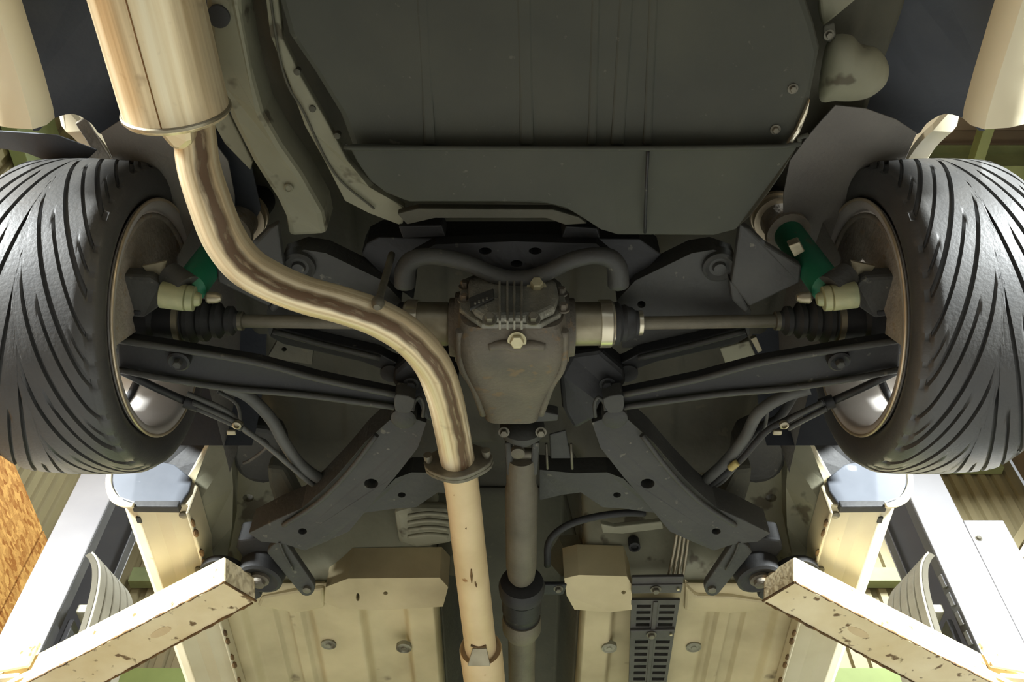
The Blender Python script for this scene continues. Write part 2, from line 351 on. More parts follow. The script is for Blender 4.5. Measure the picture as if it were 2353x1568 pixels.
def lamp_light(name, loc, rot, sx, sy, e, c, parent, spread=180):
    l = bpy.data.lights.new(name, 'AREA'); l.shape = 'RECTANGLE'; l.size = sx; l.size_y = sy; l.energy = e; l.color = c; l.spread = math.radians(spread)
    o = bpy.data.objects.new(name, l); C.objects.link(o); o.parent = parent; o.location = Vector(loc) - ORG[parent.name]; o.rotation_euler = rot; return o
def build_lamps():
    for k, (x, y) in enumerate(((-2.1, -1.6), (2.6, -1.6), (-1.6, 4.0), (3.2, 4.3))):  # unseen hanging lamps, added to supply ambient fill light
        nm = ('left rear', 'right rear', 'left front', 'right front')[k]
        t = thing('fill_lamp', ('added fill lamp over the strand board side, open end', 'added fill lamp over the plain wall side, open end', 'added fill lamp over the strand board side, corrugated wall end', 'added fill lamp over the plain wall side, corrugated wall end')[k], 'lamp', (x, y, 6.5), 'added fill lamps')
        box('housing', (x, y, 6.53), (.2, 1.3, .06), M_col, t); box('diffuser', (x, y, 6.49), (.16, 1.24, .03), M_lamp, t)
        for dy in (-.5, .5): tube('hanger', [(x, y + dy, 6.56), (x, y + dy, 7.08)], .006, M_dark, t, n=8, sm=0)
        lamp_light('fill_light', (x, y, 6.465), (0, 0, 0), .16, 1.24, (170, 170, 60, 240)[k], (.92, .97, 1.0), t)
    for s in (-1, 1):
        x = s * 2.7; y = -.5; z = 2.4
        t = thing('work_lamp', ('tripod work lamp on the strand board side' if s < 0 else 'tripod work lamp on the plain wall side'), 'lamp', (x, y, 0))
        tube('pole', [(x, y, .25), (x, y, z - .12)], .016, M_col, t, n=10, sm=0)
        for a in (0, 2.1, 4.2): tube('leg', [(x, y, .5), (x + .42 * math.cos(a), y + .42 * math.sin(a), .012)], .011, M_col, t, n=8, sm=0)
        d = Vector((s * 1.25, 2.2, 0.9)) - Vector((x, y, z)); R = basis(d, (0, 0, 1))
        box('lamp_head', Vector((x, y, z)) - d.normalized() * .05, (.1, .46, .3), M_dark, t, R)
        box('diffuser', Vector((x, y, z)) + d.normalized() * .003, (.012, .42, .26), M_lamp, t, R, bevel=0)
        box('yoke', (x, y, z - .17), (.03, .48, .03), M_dark, t, R)
        q = d.to_track_quat('-Z', 'Y').to_euler()
        lamp_light('work_light', Vector((x, y, z)) + d.normalized() * .03, q, .42, .26, 180 if s < 0 else 250, (.93, .98, 1.0), t, 85)
build_lamps()

# ================================================================== the car
WX, WY, WH = .832, 1.130, 1.581          # wheel centre (x, y, height above the eye)
def interp(x, tab):
    for (a, b), (c, d) in zip(tab, tab[1:]):
        if x <= c:
            t = max(0, (x - a) / (c - a)); t = t * t * (3 - 2 * t); return b + (d - b) * t
    return tab[-1][1]
def build_body():
    t = thing('car_body', 'underside of a cream car body raised on the lift', 'car', (0, 1.0, 2.1))
    # trunk floor and rear seat floor above the running gear
    prof = [(-.6, 1.66), (.5, 1.70), (.80, 1.76), (.98, 1.90), (1.66, 1.90), (1.80, 1.84), (1.97, 1.62), (2.02, 1.60)]
    def hf(x, y):
        h = interp(y, prof)
        h += .012 * max(0, min(1, (abs(math.sin(x * 16)) - .55) * 6)) * (1 if y < 1.75 else 0)
        if y > 1.74 and abs(x) < .20: h += .33 * min(1, (y - 1.74) / .2) * min(1, (.20 - abs(x)) / .045)
        return h + .5
    grid('rear_floor', lin(-.70, .70, 141), lin(-.6, 1.82, 96), hf, M_under2, t, th=.004)
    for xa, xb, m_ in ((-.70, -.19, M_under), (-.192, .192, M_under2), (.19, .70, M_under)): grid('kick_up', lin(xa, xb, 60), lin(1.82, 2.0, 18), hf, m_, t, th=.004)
    # front floor with tunnel, ribs and recessed channels
    def ff(x, y):
        h = 1.595
        ax = abs(x)
        if ax < .20: h += .34 * (1 if ax < .155 else max(0, (.20 - ax) / .045)) 
        d = min(1, max(0, (y - 2.06) / .05))
        if .27 < ax < .40: h += .035 * d * min(1, (ax - .27) / .015, (.40 - ax) / .015)
        if .52 < ax < .66:
            h += .020 * d * min(1, (ax - .52) / .02, (.66 - ax) / .02) * (1 if int((ax - .52) / .035) % 2 == 0 else .2)
        if ax > .69: h -= .02 * min(1, (ax - .69) / .02)
        return h + .5
    fp = grid('floor_pan', lin(.19, .745, 110), lin(1.985, 3.6, 70), ff, M_floor, t, th=.004)
    grid('floor_pan', lin(-.745, -.19, 110), lin(1.985, 3.6, 70), ff, M_floor, t, th=.004)
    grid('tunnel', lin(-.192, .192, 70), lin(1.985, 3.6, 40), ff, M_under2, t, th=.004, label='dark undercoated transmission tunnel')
    for (u, v) in ((755, 1482), (928, 1490), (1400, 1490), (1594, 1488)):
        p = A(u, v, 1.592); lathe('floor_plug', p, p + Vector((0, 0, -1)), [(-.01, .021), (.002, .021), (.004, .017), (.001, .014), (.001, .008), (.004, .006)], M_under, fp)
    # boxed cross members ahead of the kick-up
    cm = plate('cross_member', [(745, 1385, 1.56), (748, 1350, 1.56), (800, 1330, 1.56), (1010, 1328, 1.56), (1030, 1350, 1.56), (1018, 1395, 1.555), (880, 1403, 1.555), (780, 1400, 1.555)], .1, M_floor, t, holes=((886, 1364, 5, 4), (822, 1373, 4, 9)), bevel=.006)
    cm2 = plate('cross_member', [(1296, 1330, 1.56), (1330, 1322, 1.56), (1440, 1325, 1.56), (1452, 1345, 1.56), (1452, 1402, 1.555), (1400, 1408, 1.555), (1320, 1402, 1.555), (1302, 1370, 1.555)], .1, M_floor, t, holes=((1433, 1362, 5, 4),), bevel=.006)
    plate('step_panel', [(590, 1395, 1.59), (600, 1372, 1.59), (680, 1358, 1.585), (745, 1352, 1.585), (745, 1400, 1.585), (680, 1412, 1.585)], .03, M_floor, t, bevel=.008)
    plate('step_panel', [(1575, 1345, 1.585), (1600, 1370, 1.585), (1680, 1372, 1.585), (1780, 1385, 1.59), (1790, 1405, 1.59), (1680, 1412, 1.585), (1572, 1405, 1.585)], .03, M_floor, t, bevel=.008)
    for s in (1, -1):
        # sloping panels beside the tunnel, lighter boxes
        plate('seat_riser', [(1255, 1290, 1.66), (1285, 1240, 1.72), (1420, 1235, 1.73), (1450, 1300, 1.66), (1440, 1328, 1.60), (1330, 1325, 1.60), (1290, 1330, 1.60)], .02, M_under, t, s=s, bevel=.012)
        # side member and inner sill
        plate('side_member', [(1812, 1040, 1.72), (1835, 1000, 1.74), (1860, 1020, 1.72), (1893, 1105, 1.66), (1906, 1188, 1.60), (1890, 1290, 1.585), (1850, 1335, 1.585), (1822, 1285, 1.60), (1808, 1210, 1.63), (1806, 1120, 1.68)], .05, M_under, t, s=s, bevel=.02, holes=((1862, 1279, 3, 3),))
        plate('inner_panel', [(1690, 1105, 1.76), (1740, 1075, 1.76), (1806, 1050, 1.76), (1806, 1120, 1.73), (1808, 1215, 1.68), (1825, 1290, 1.64), (1790, 1310, 1.64), (1750, 1240, 1.68), (1700, 1180, 1.72)], .03, M_under, t, s=s, bevel=.01, holes=((1772, 1145, 13, 9),))
        plate('spring_seat', [(1700, 1000, 1.74), (1790, 985, 1.74), (1806, 1040, 1.73), (1795, 1090, 1.72), (1740, 1115, 1.71), (1690, 1085, 1.72)], .06, M_dark2, t, s=s, bevel=.02, sm=3)
        plate('support_leg', [(1648, 1160, 1.62), (1690, 1080, 1.66), (1730, 1075, 1.66), (1725, 1120, 1.65), (1705, 1185, 1.62)], .05, M_under2, t, s=s, bevel=.012)
        # wheel arch sheets in front of the wheel
        plate('arch_sheet', [(1832, 985, 1.76), (1845, 975, 1.76), (1866, 1015, 1.74), (1890, 1060, 1.70), (1915, 1105, 1.665), (1906, 1132, 1.65), (1884, 1092, 1.68), (1855, 1056, 1.71), (1838, 1028, 1.74)], .006, M_cream, t, s=s, bevel=.001)
        plate('arch_liner', [(1845, 970, 1.80), (1900, 940, 1.82), (1985, 960, 1.80), (2075, 1085, 1.72), (1990, 1096, 1.70), (1908, 1124, 1.67), (1886, 1060, 1.72)], .006, M_black, t, s=s, bevel=.001)
        # sill
        sec = [(.744, 1.62), (.744, 1.533), (.752, 1.533), (.752, 1.560), (.80, 1.553), (.835, 1.560), (.875, 1.556), (.905, 1.575), (.930, 1.605), (.944, 1.66), (.946, 1.72), (.90, 1.72), (.80, 1.67)]
        sill = sweep('side_sill', sec, [(0, 1.655, .0), (0, 1.66, 0), (0, 2.4, 0), (0, 3.6, 0)], M_creamdirty, t, s=s, bevel=.004)
        poly_plate('sill_end_liner', [AY(u, v, 1.646) for u, v in ((1927, 1158), (1906, 1128), (1900, 1100), (1940, 1068), (1992, 1056), (2082, 1056), (2084, 1118), (2068, 1144), (2031, 1157))], [], (0, .008, 0), M_caps, sill, .003, s)
        bar('rubber_strip', A(1927, 1165, 1.553), A(2034, 1164, 1.556), .022, .02, M_black, sill, s=s)
        tube('sill_lip', [AY(2088, 1076, 1.648), AY(2091, 1116, 1.646), AY(2078, 1146, 1.645), AY(2054, 1160, 1.645), AY(2034, 1163, 1.645)], [.007, .008, .010, .008, .006], M_cream, sill, s=s, n=10)
        for (u, v) in ((1920, 1185), (1885, 1310)):
            p = A(u, v, 1.553); lathe('drain_plug', p, p + Vector((0, 0, -1)), [(-.012, .010), (.002, .010), (.004, .006)], M_boltdark, sill, n=16, s=s)
        p = A(2022, 1195, 1.556); box('jack_slot', p, (.012, .020, .006), M_hole, sill, s=s, bevel=.002)
        # pinch weld sealer beads
        for k in range(26):
            y = 1.68 + k * .035; r = .004 + .003 * random.random()
            if k % 3 != 2: lathe('sealer_bead', H((.742, y, 1.536)), H((.742, y + 1, 1.536)), [(0, r * .4), (.006, r), (.018, r), (.024, r * .4)], M_rust, sill, n=8, s=s)
        # bumper corner and quarter panel behind the wheel
        bsec = [(.775, 1.545), (.778, 1.515), (.795, 1.498), (.84, 1.505), (.885, 1.525), (.915, 1.56), (.932, 1.62), (.938, 1.75), (.940, 1.95), (.932, 1.95), (.930, 1.75), (.924, 1.625), (.908, 1.567), (.880, 1.533), (.838, 1.513), (.797, 1.507), (.785, 1.52), (.783, 1.545)]
        sweep('bumper_corner', bsec, [(0, -.6, .0), (0, .1, 0), (0, .45, .0), (0, .60, 0.0), (.004, .665, .004), (.012, .69, .014)], M_cream, t, s=s, smooth=True).data.set_sharp_from_angle(angle=math.radians(48))
        # fender lip following the wheel arch
        V = []; Fc = []; ns = 40
        for i in range(ns + 1):
            dg = 22 + 164 * i / ns; a = math.radians(dg); cy, ch = math.cos(a), math.sin(a); lx = .885 if dg < 138 else .924; ex = 0 if dg < 138 else .05
            for (x, r) in ((lx, .395), (lx, .380), (.925, .378), (.936, .392), (.940, .62), (.934, .62), (.928, .40)):
                rq = r + (ex if r < .5 else 0); V.append(H((x, WY + cy * rq, WH + .02 + ch * rq * (1 if r < .5 else 1.25))))
        n = 7
        for i in range(ns):
            for k in range(n): k2 = (k + 1) % n; Fc.append((i * n + k, i * n + k2, (i + 1) * n + k2, (i + 1) * n + k))
        fl = mk('quarter_panel', V, Fc, M_cream, t, True, 0, s); fix(fl); fl.data.set_sharp_from_angle(angle=math.radians(40))
        V = []; Fc = []
        for i in range(31):
            a = math.radians(5 + 125 * i / 30)
            for x in (.60, .88): V.append(H((x, WY + math.cos(a) * .41, WH + .02 + math.sin(a) * .41)))
        for i in range(30): Fc.append((2 * i, 2 * i + 1, 2 * i + 3, 2 * i + 2))
        mk('wheel_arch_top', V, Fc, M_liner, t, True, 0, s)
        # liners behind and inside of the wheel
        plate('bumper_liner', [(u, v, 1.64 + (2300 - u) * .00035 + v * .0003) for u, v in ((1905, -260), (2310, -260), (2292, 120), (2286, 220), (2262, 302), (2222, 276), (2172, 262), (2130, 284), (2100, 312), (2000, 300), (1850, 330), (1840, 200))], .004, M_liner, t, s=s, bevel=.001, sm=3)
        plate('wheelhouse_panel', [(u, v, 1.66 + (v - 240) * .0004 + (u - 1860) * .0002) for u, v in ((1858, 312), (1885, 280), (1920, 242), (1990, 250), (2060, 275), (2107, 306), (2075, 380), (2000, 480), (1960, 640), (1800, 640), (1800, 450), (1815, 370))], .004, M_liner2, t, s=s, bevel=.001)
        V = [H((.665, y, h)) for y in (1.02, 1.2, 1.4, 1.62) for h in (1.63, 2.05)]
        mk('wheelhouse_side', V, [(2 * i, 2 * i + 1, 2 * i + 3, 2 * i + 2) for i in range(3)], M_liner2, t, False, 0, s)
    # frame rails: left side is open to view between silencer and tank
    rail = plate('frame_rail', [(425, -420, 1.57), (530, -420, 1.56), (552, 40, 1.56), (575, 160, 1.56), (603, 262, 1.56), (645, 335, 1.57), (692, 402, 1.58), (742, 490, 1.60), (752, 540, 1.62), (662, 545, 1.62), (655, 500, 1.60), (636, 460, 1.59), (578, 370, 1.58), (530, 275, 1.57), (502, 200, 1.57), (480, 90, 1.57)], .10, M_under, t, bevel=.012, label='olive curved frame rail beside the silencer')
    p = A(502, 38, 1.562); lathe('rubber_plug', p, p + Vector((0, 0, -1)), [(-.01, .0185), (.002, .0185), (.003, .015)], M_hole, rail)
    p = A(663, 432, 1.583); lathe('rail_rivet', p, p + Vector((0, 0, -1)), [(-.01, .0085), (.002, .0085), (.004, .006), (.002, .005)], M_under, rail, n=18)
    plate('inner_rail', [(560, -420, 1.58), (590, -420, 1.58), (650, 90, 1.58), (690, 175, 1.58), (745, 270, 1.58), (800, 372, 1.58), (850, 432, 1.59), (930, 478, 1.60), (925, 520, 1.61), (850, 492, 1.61), (792, 462, 1.60), (745, 370, 1.59), (700, 290, 1.58), (660, 180, 1.58), (620, 80, 1.58)], .02, M_under, t, bevel=.004, label='narrow olive flange beside the tank')
    tube('rail_seam', [A(575, -420, 1.575), A(640, 120, 1.575), A(700, 262, 1.575), A(770, 400, 1.59), A(860, 480, 1.60)], .0022, M_under2, t, n=8)
    for (u, v) in ((683, 165), (718, 250), (775, 312)):
        p = A(u, v, 1.578); lathe('flange_clip', p, p + Vector((0, 0, -1)), [(-.01, .006), (.002, .006), (.003, .004)], M_under2, t, n=14)
    plate('trunk_side', [(u, v, 1.70 + v * .0002) for u, v in ((300, -260), (460, -260), (560, 300), (600, 480), (560, 560), (420, 560), (300, 420), (270, 200))], .004, M_liner, t, bevel=.001)
    plate('liner_skirt', [(u, v, 1.74 + (v - 300) * .0004) for u, v in ((62, 306), (130, 312), (222, 346), (196, 372), (150, 386), (60, 352), (-30, 336), (-30, 300))], .006, M_liner, t, bevel=.002)
    plate('arch_inner', [(u, v, 1.80) for u, v in ((172, 284), (195, 270), (232, 330), (256, 368), (196, 372), (212, 346))], .006, M_rustgrey, t, bevel=.002)
    plate('trunk_bracket', [(478, 262, 1.66), (520, 250, 1.66), (580, 372, 1.66), (575, 392, 1.66), (515, 330, 1.66)], .01, M_under, t)
    plate('corner_panel', [(1880, -60, 1.64), (2010, -60, 1.64), (1968, 0, 1.64), (1920, 40, 1.645), (1893, 62, 1.65), (1885, 30, 1.65)], .02, M_under, t, bevel=.005)
build_body()

def build_tank():
    t = thing('fuel_tank', 'broad dark steel fuel tank behind the axle', 'fuel tank', (0, .5, 2.0))
    up = plate('tank_shell', [(625, -120, 1.535), (640, 0, 1.535), (662, 80, 1.535), (720, 165, 1.535), (780, 262, 1.54), (806, 330, 1.54), (812, 350, 1.54), (1822, 350, 1.54), (1832, 318, 1.54), (1862, 235, 1.535), (1886, 112, 1.535), (1872, 55, 1.535), (1850, -10, 1.535), (1820, -120, 1.535)], .13, M_tank, t, bevel=.016)
    # pressed swages running fore and aft
    for (u0, u1, w_) in ((965, 988, 5), (1202, 1211, 6), (1372, 1360, 4), (1446, 1418, 6), (1506, 1487, 4)):
        a, b = A(u0, -110, 1.536), A(u1, 332, 1.541)
        bar('swage', a + Vector((0, 0, .001)), b + Vector((0, 0, -.001)), w_ * .004, .008, M_tank, up, bevel=.0055)
    lo = plate('tank_shield', [(802, 337, 1.512), (1000, 341, 1.512), (1400, 342, 1.512), (1832, 337, 1.512), (1800, 395, 1.515), (1762, 450, 1.52), (1722, 500, 1.53), (1690, 528, 1.545), (1640, 541, 1.55), (1420, 540, 1.55), (1380, 528, 1.545), (1345, 505, 1.535), (1300, 478, 1.53), (1240, 464, 1.528), (940, 464, 1.528), (890, 445, 1.525), (850, 415, 1.52), (822, 375, 1.515)], .012, M_tank, t, bevel=.005)
    plate('shield_web', [(820, 358, 1.525), (1815, 358, 1.525), (1720, 500, 1.545), (1640, 536, 1.56), (1420, 536, 1.56), (1300, 474, 1.545), (940, 460, 1.54), (870, 430, 1.535)], .11, M_tank, t, bevel=.012)
    tube('shield_lip', [A(798, 333, 1.512), A(808, 340, 1.507), A(1000, 341, 1.507), A(1400, 342, 1.507), A(1800, 337, 1.507), A(1835, 318, 1.507), A(1856, 310, 1.512)], .0042, M_tank, lo, n=8, sm=3)
    tube('shield_seam', [A(1489, 346, 1.508), A(1485, 430, 1.512), A(1482, 535, 1.54)], .0028, M_dark, lo, n=8)
    for (u, v) in ((1822, 204), (1782, 298)):
        p = A(u, v, 1.537); hexbolt('tank_bolt', p, (0, 0, -1), .006, .006, M_boltdark, up)
    plate('lit_edge', [(1862, 228, 1.528), (1858, 258, 1.528), (1838, 308, 1.528), (1818, 334, 1.528), (1808, 334, 1.528), (1830, 300, 1.528), (1850, 256, 1.528)], .012, M_shiny, up, bevel=.003, label='bright strip painted as light on the tank edge')  # shiny strip stands in for light caught by the rolled tank edge
    st = thing('tank_strap', 'dark cross strap in front of the tank shield', 'strap', A(1140, 490, 1.60))
    plate('strap_plate', [(912, 492, 1.57), (960, 480, 1.57), (1270, 482, 1.57), (1330, 500, 1.57), (1350, 515, 1.575), (1300, 518, 1.575), (1255, 502, 1.575), (1000, 502, 1.575), (935, 517, 1.575)], .02, M_under2, st)
    plate('strap_foot', [(915, 520, 1.60), (1015, 518, 1.60), (1025, 545, 1.60), (925, 548, 1.60)], .05, M_dark, st)
    plate('strap_foot', [(1300, 520, 1.60), (1372, 525, 1.60), (1380, 548, 1.60), (1290, 548, 1.60)], .05, M_dark, st)
    f = thing('fuel_filler_neck', 'bulging grey filler neck cover beside the tank', 'filler neck', A(1960, 160, 1.62))
    loop = [(1882, 226, 1.60), (1893, 120, 1.60), (1915, 82, 1.60), (1955, 80, 1.60), (1978, 100, 1.60), (2018, 112, 1.60), (2042, 150, 1.60), (2036, 192, 1.60), (2002, 222, 1.60), (1965, 232, 1.60), (1920, 232, 1.60)]
    P = smooth_loop([Vector(p) for p in loop], 4); c = Vector((1965, 165, 0)); V = []; n = len(P); rings = 6
    for r in range(rings + 1):
        k = r / rings; sc = math.cos(k * PI / 2 * .96)
        for p in P: q = c + (p - c) * sc; V.append(A(q.x, q.y, 1.64 - .055 * math.sin(k * PI / 2)))
    Fc = [(i * n + k, i * n + (k + 1) % n, (i + 1) * n + (k + 1) % n, (i + 1) * n + k) for i in range(rings) for k in range(n)] + [tuple(range(rings * n, rings * n + n))]
    o = mk('cover', V, Fc, M_under, f, True); fix(o)
    plate('cover_ear', [(1893, 60, 1.62), (1918, 52, 1.62), (1922, 84, 1.62), (1912, 100, 1.62), (1892, 92, 1.62)], .008, M_under2, f)
    p = A(1905, 80, 1.62); hexbolt('ear_bolt', p, (0, 0, -1), .006, .006, M_boltdark, f)
build_tank()

def build_exhaust():
    t = thing('rear_exhaust', 'tan stained stainless silencer with bent pipe and front flange', 'exhaust', A(600, 640, 1.42))
    a, b = A(407, 262, 1.455), A(338, 0, 1.455); d = (b - a).normalized(); L = .62
    lathe('silencer_can', a, a + d, [(-.003, .02), (-.003, .0765), (.002, .080), (.006, .080), (.010, .078), (.05, .078), (L, .078)], M_exh, t, n=56, sx=1.08)
    lathe('end_seam', a, a + d, [(.002, .079), (.004, .0815), (.008, .0815), (.010, .079)], M_steel, t, n=56, sx=1.08)
    # seam along the can
    sd = Vector((-d.y, d.x, 0)); q0 = a + Vector((0, 0, -.0785))
    tube('can_seam', [q0 + d * .01, q0 + d * .3, q0 + d * L], .0011, M_stain, t, n=6, sm=0)
    # gusset between can and pipe
    plate('gusset', [(344, 288, 1.392), (436, 272, 1.384), (444, 332, 1.392), (424, 348, 1.398), (394, 346, 1.400)], .05, M_exh, t, bevel=.01)
    px = [(437, 245, 1.455, 96), (446, 300, 1.45, 96), (456, 380, 1.435, 98), (480, 460, 1.42, 100), (514, 545, 1.41, 101), (560, 607, 1.40, 98), (620, 645, 1.395, 93), (700, 678, 1.39, 88), (790, 703, 1.385, 87), (870, 732, 1.385, 88), (940, 775, 1.385, 88), (992, 835, 1.39, 86), (1020, 905, 1.40, 84), (1036, 975, 1.41, 82), (1050, 1050, 1.42, 80), (1054, 1070, 1.42, 80)]
    pts = [A(u, v, h) for u, v, h, _ in px]
    R = [w_ / 2 / FPX * (h / ray(u, v).z) for u, v, h, w_ in px]
    tube('pipe', pts, R, M_exh, t, n=28, sm=8)
    # brown streak paints in a dark reflection: follows the underside of the pipe
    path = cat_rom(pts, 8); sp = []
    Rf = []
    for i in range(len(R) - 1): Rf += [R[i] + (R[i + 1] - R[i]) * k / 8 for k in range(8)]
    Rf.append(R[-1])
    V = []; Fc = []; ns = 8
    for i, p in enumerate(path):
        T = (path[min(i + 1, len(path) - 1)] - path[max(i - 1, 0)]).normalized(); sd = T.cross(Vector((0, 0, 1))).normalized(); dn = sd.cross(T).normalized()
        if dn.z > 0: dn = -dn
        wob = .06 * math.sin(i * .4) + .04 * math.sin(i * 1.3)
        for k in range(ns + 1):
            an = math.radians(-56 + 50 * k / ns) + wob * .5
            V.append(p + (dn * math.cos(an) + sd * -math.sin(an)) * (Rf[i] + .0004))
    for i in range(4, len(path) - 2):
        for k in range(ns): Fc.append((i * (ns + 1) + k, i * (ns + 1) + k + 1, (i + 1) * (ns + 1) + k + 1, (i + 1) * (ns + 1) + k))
    mk('reflection_streak', V, Fc, M_streak, t, True, uv=[(k / ns, i * .02) for i in range(len(path)) for k in range(ns + 1)], label='brown painted reflection along the pipe')
    # flange pair
    a = A(1051, 1050, 1.42); dd = (A(1054, 1070, 1.42) - A(1050, 1050, 1.42)).normalized()
    def flange(nm, off, m, par):
        R_ = basis(dd, (0, 0, 1)); c = a + dd * off; lp = []
        for k in range(28):
            an = 2 * PI * k / 28; rr = .052 + .016 * abs(math.cos(an)) ** 6
            lp.append(c + R_ @ Vector((0, math.cos(an) * rr * 1.05, math.sin(an) * rr)))
        return poly_plate(nm, lp, [], dd * .009, m, par, .002)
    flange('flange', .008, M_boltdark, t)
    for sx in (-1, 1):
        R_ = basis(dd, (0, 0, 1)); p = a + R_ @ Vector((-.012, sx * .060, 0)); q = a + R_ @ Vector((.035, sx * .060, 0))
        lathe('flange_bolt', p, q, [(0, .009), (.012, .009), (.012, .006), (.05, .006)], M_boltdark, t, n=12)
    # hanger
    h1 = A(868, 698, 1.362); tube('hanger_rod', [h1, A(885, 640, 1.48), A(900, 585, 1.57)], .007, M_boltdark, t, n=10)
    lathe('hanger_knob', h1 + Vector((0, 0, .012)), h1 + Vector((0, 0, -1)), [(0, .010), (.010, .012), (.018, .010), (.024, .006)], M_boltdark, t, n=16)
    t2 = thing('front_exhaust_pipe', 'straight tan front pipe ahead of the exhaust flange', 'exhaust', A(1085, 1300, 1.43))
    px = [(1054, 1072, 1.42, 80), (1064, 1140, 1.425, 79), (1080, 1280, 1.43, 77), (1094, 1400, 1.432, 75), (1104, 1485, 1.435, 73)]
    pts = [A(u, v, h) for u, v, h, _ in px]; R = [w_ / 2 / FPX * (h / ray(u, v).z) for u, v, h, w_ in px]
    pts.append(pts[-1] + (pts[-1] - pts[-2]).normalized() * .03); R.append(R[-1] * .82)
    tube('pipe', pts, R, M_exh2, t2, n=28, sm=6)
    a0, dd0 = a, dd
    R_ = basis(dd, (0, 0, 1)); c = a + dd * .019; lp = []
    for k in range(28):
        an = 2 * PI * k / 28; rr = .050 + .018 * abs(math.cos(an)) ** 6; lp.append(c + R_ @ Vector((0, math.cos(an) * rr * 1.05, math.sin(an) * rr)))
    poly_plate('flange', lp, [], dd * .009, M_boltdark, t2, .002)
    # scratch marks on the pipe
    for (u0, v0, u1, v1, r) in ((1069, 1158, 1071, 1172, .0022), (1070, 1204, 1071, 1222, .003), (1083, 1308, 1084, 1340, .003), (1092, 1338, 1095, 1350, .0025)):
        p = A(u0, v0, 1.428 - .0355); q = A(u1, v1, 1.428 - .0355); tube('scratch', [p, (p + q) / 2, q], [r * .5, r, r * .4], M_rust, t2, n=6, sm=3)
    p = A(1082, 1483, 1.398); q = A(1117, 1484, 1.398); tube('slot_mark', [p, A(1100, 1487, 1.396), q], .0035, M_rust, t2, n=8)
    # sleeve joint
    t3 = thing('exhaust_sleeve', 'wider tan exhaust sleeve with flat strap', 'exhaust', A(1105, 1560, 1.44))
    e0 = pts[-2]; dr = (pts[-2] - pts[-4]).normalized(); n = 32; V = []
    prof = [(-.005, .046), (.004, .052), (.30, .053), (.30, .050), (.02, .049), (.0, .043)]
    lathe('sleeve', e0 - dr * .002, e0 + dr, [(0.022, .046), (.012, .0495), (.010, .0515), (.016, .053), (.40, .053), (.40, .02)], M_exh2, t3, n=32)
    plate('strap', [(1086, 1492, 1.393), (1118, 1492, 1.393), (1127, 1532, 1.380), (1074, 1532, 1.380)], .006, M_steel, t3, bevel=.002)
build_exhaust()

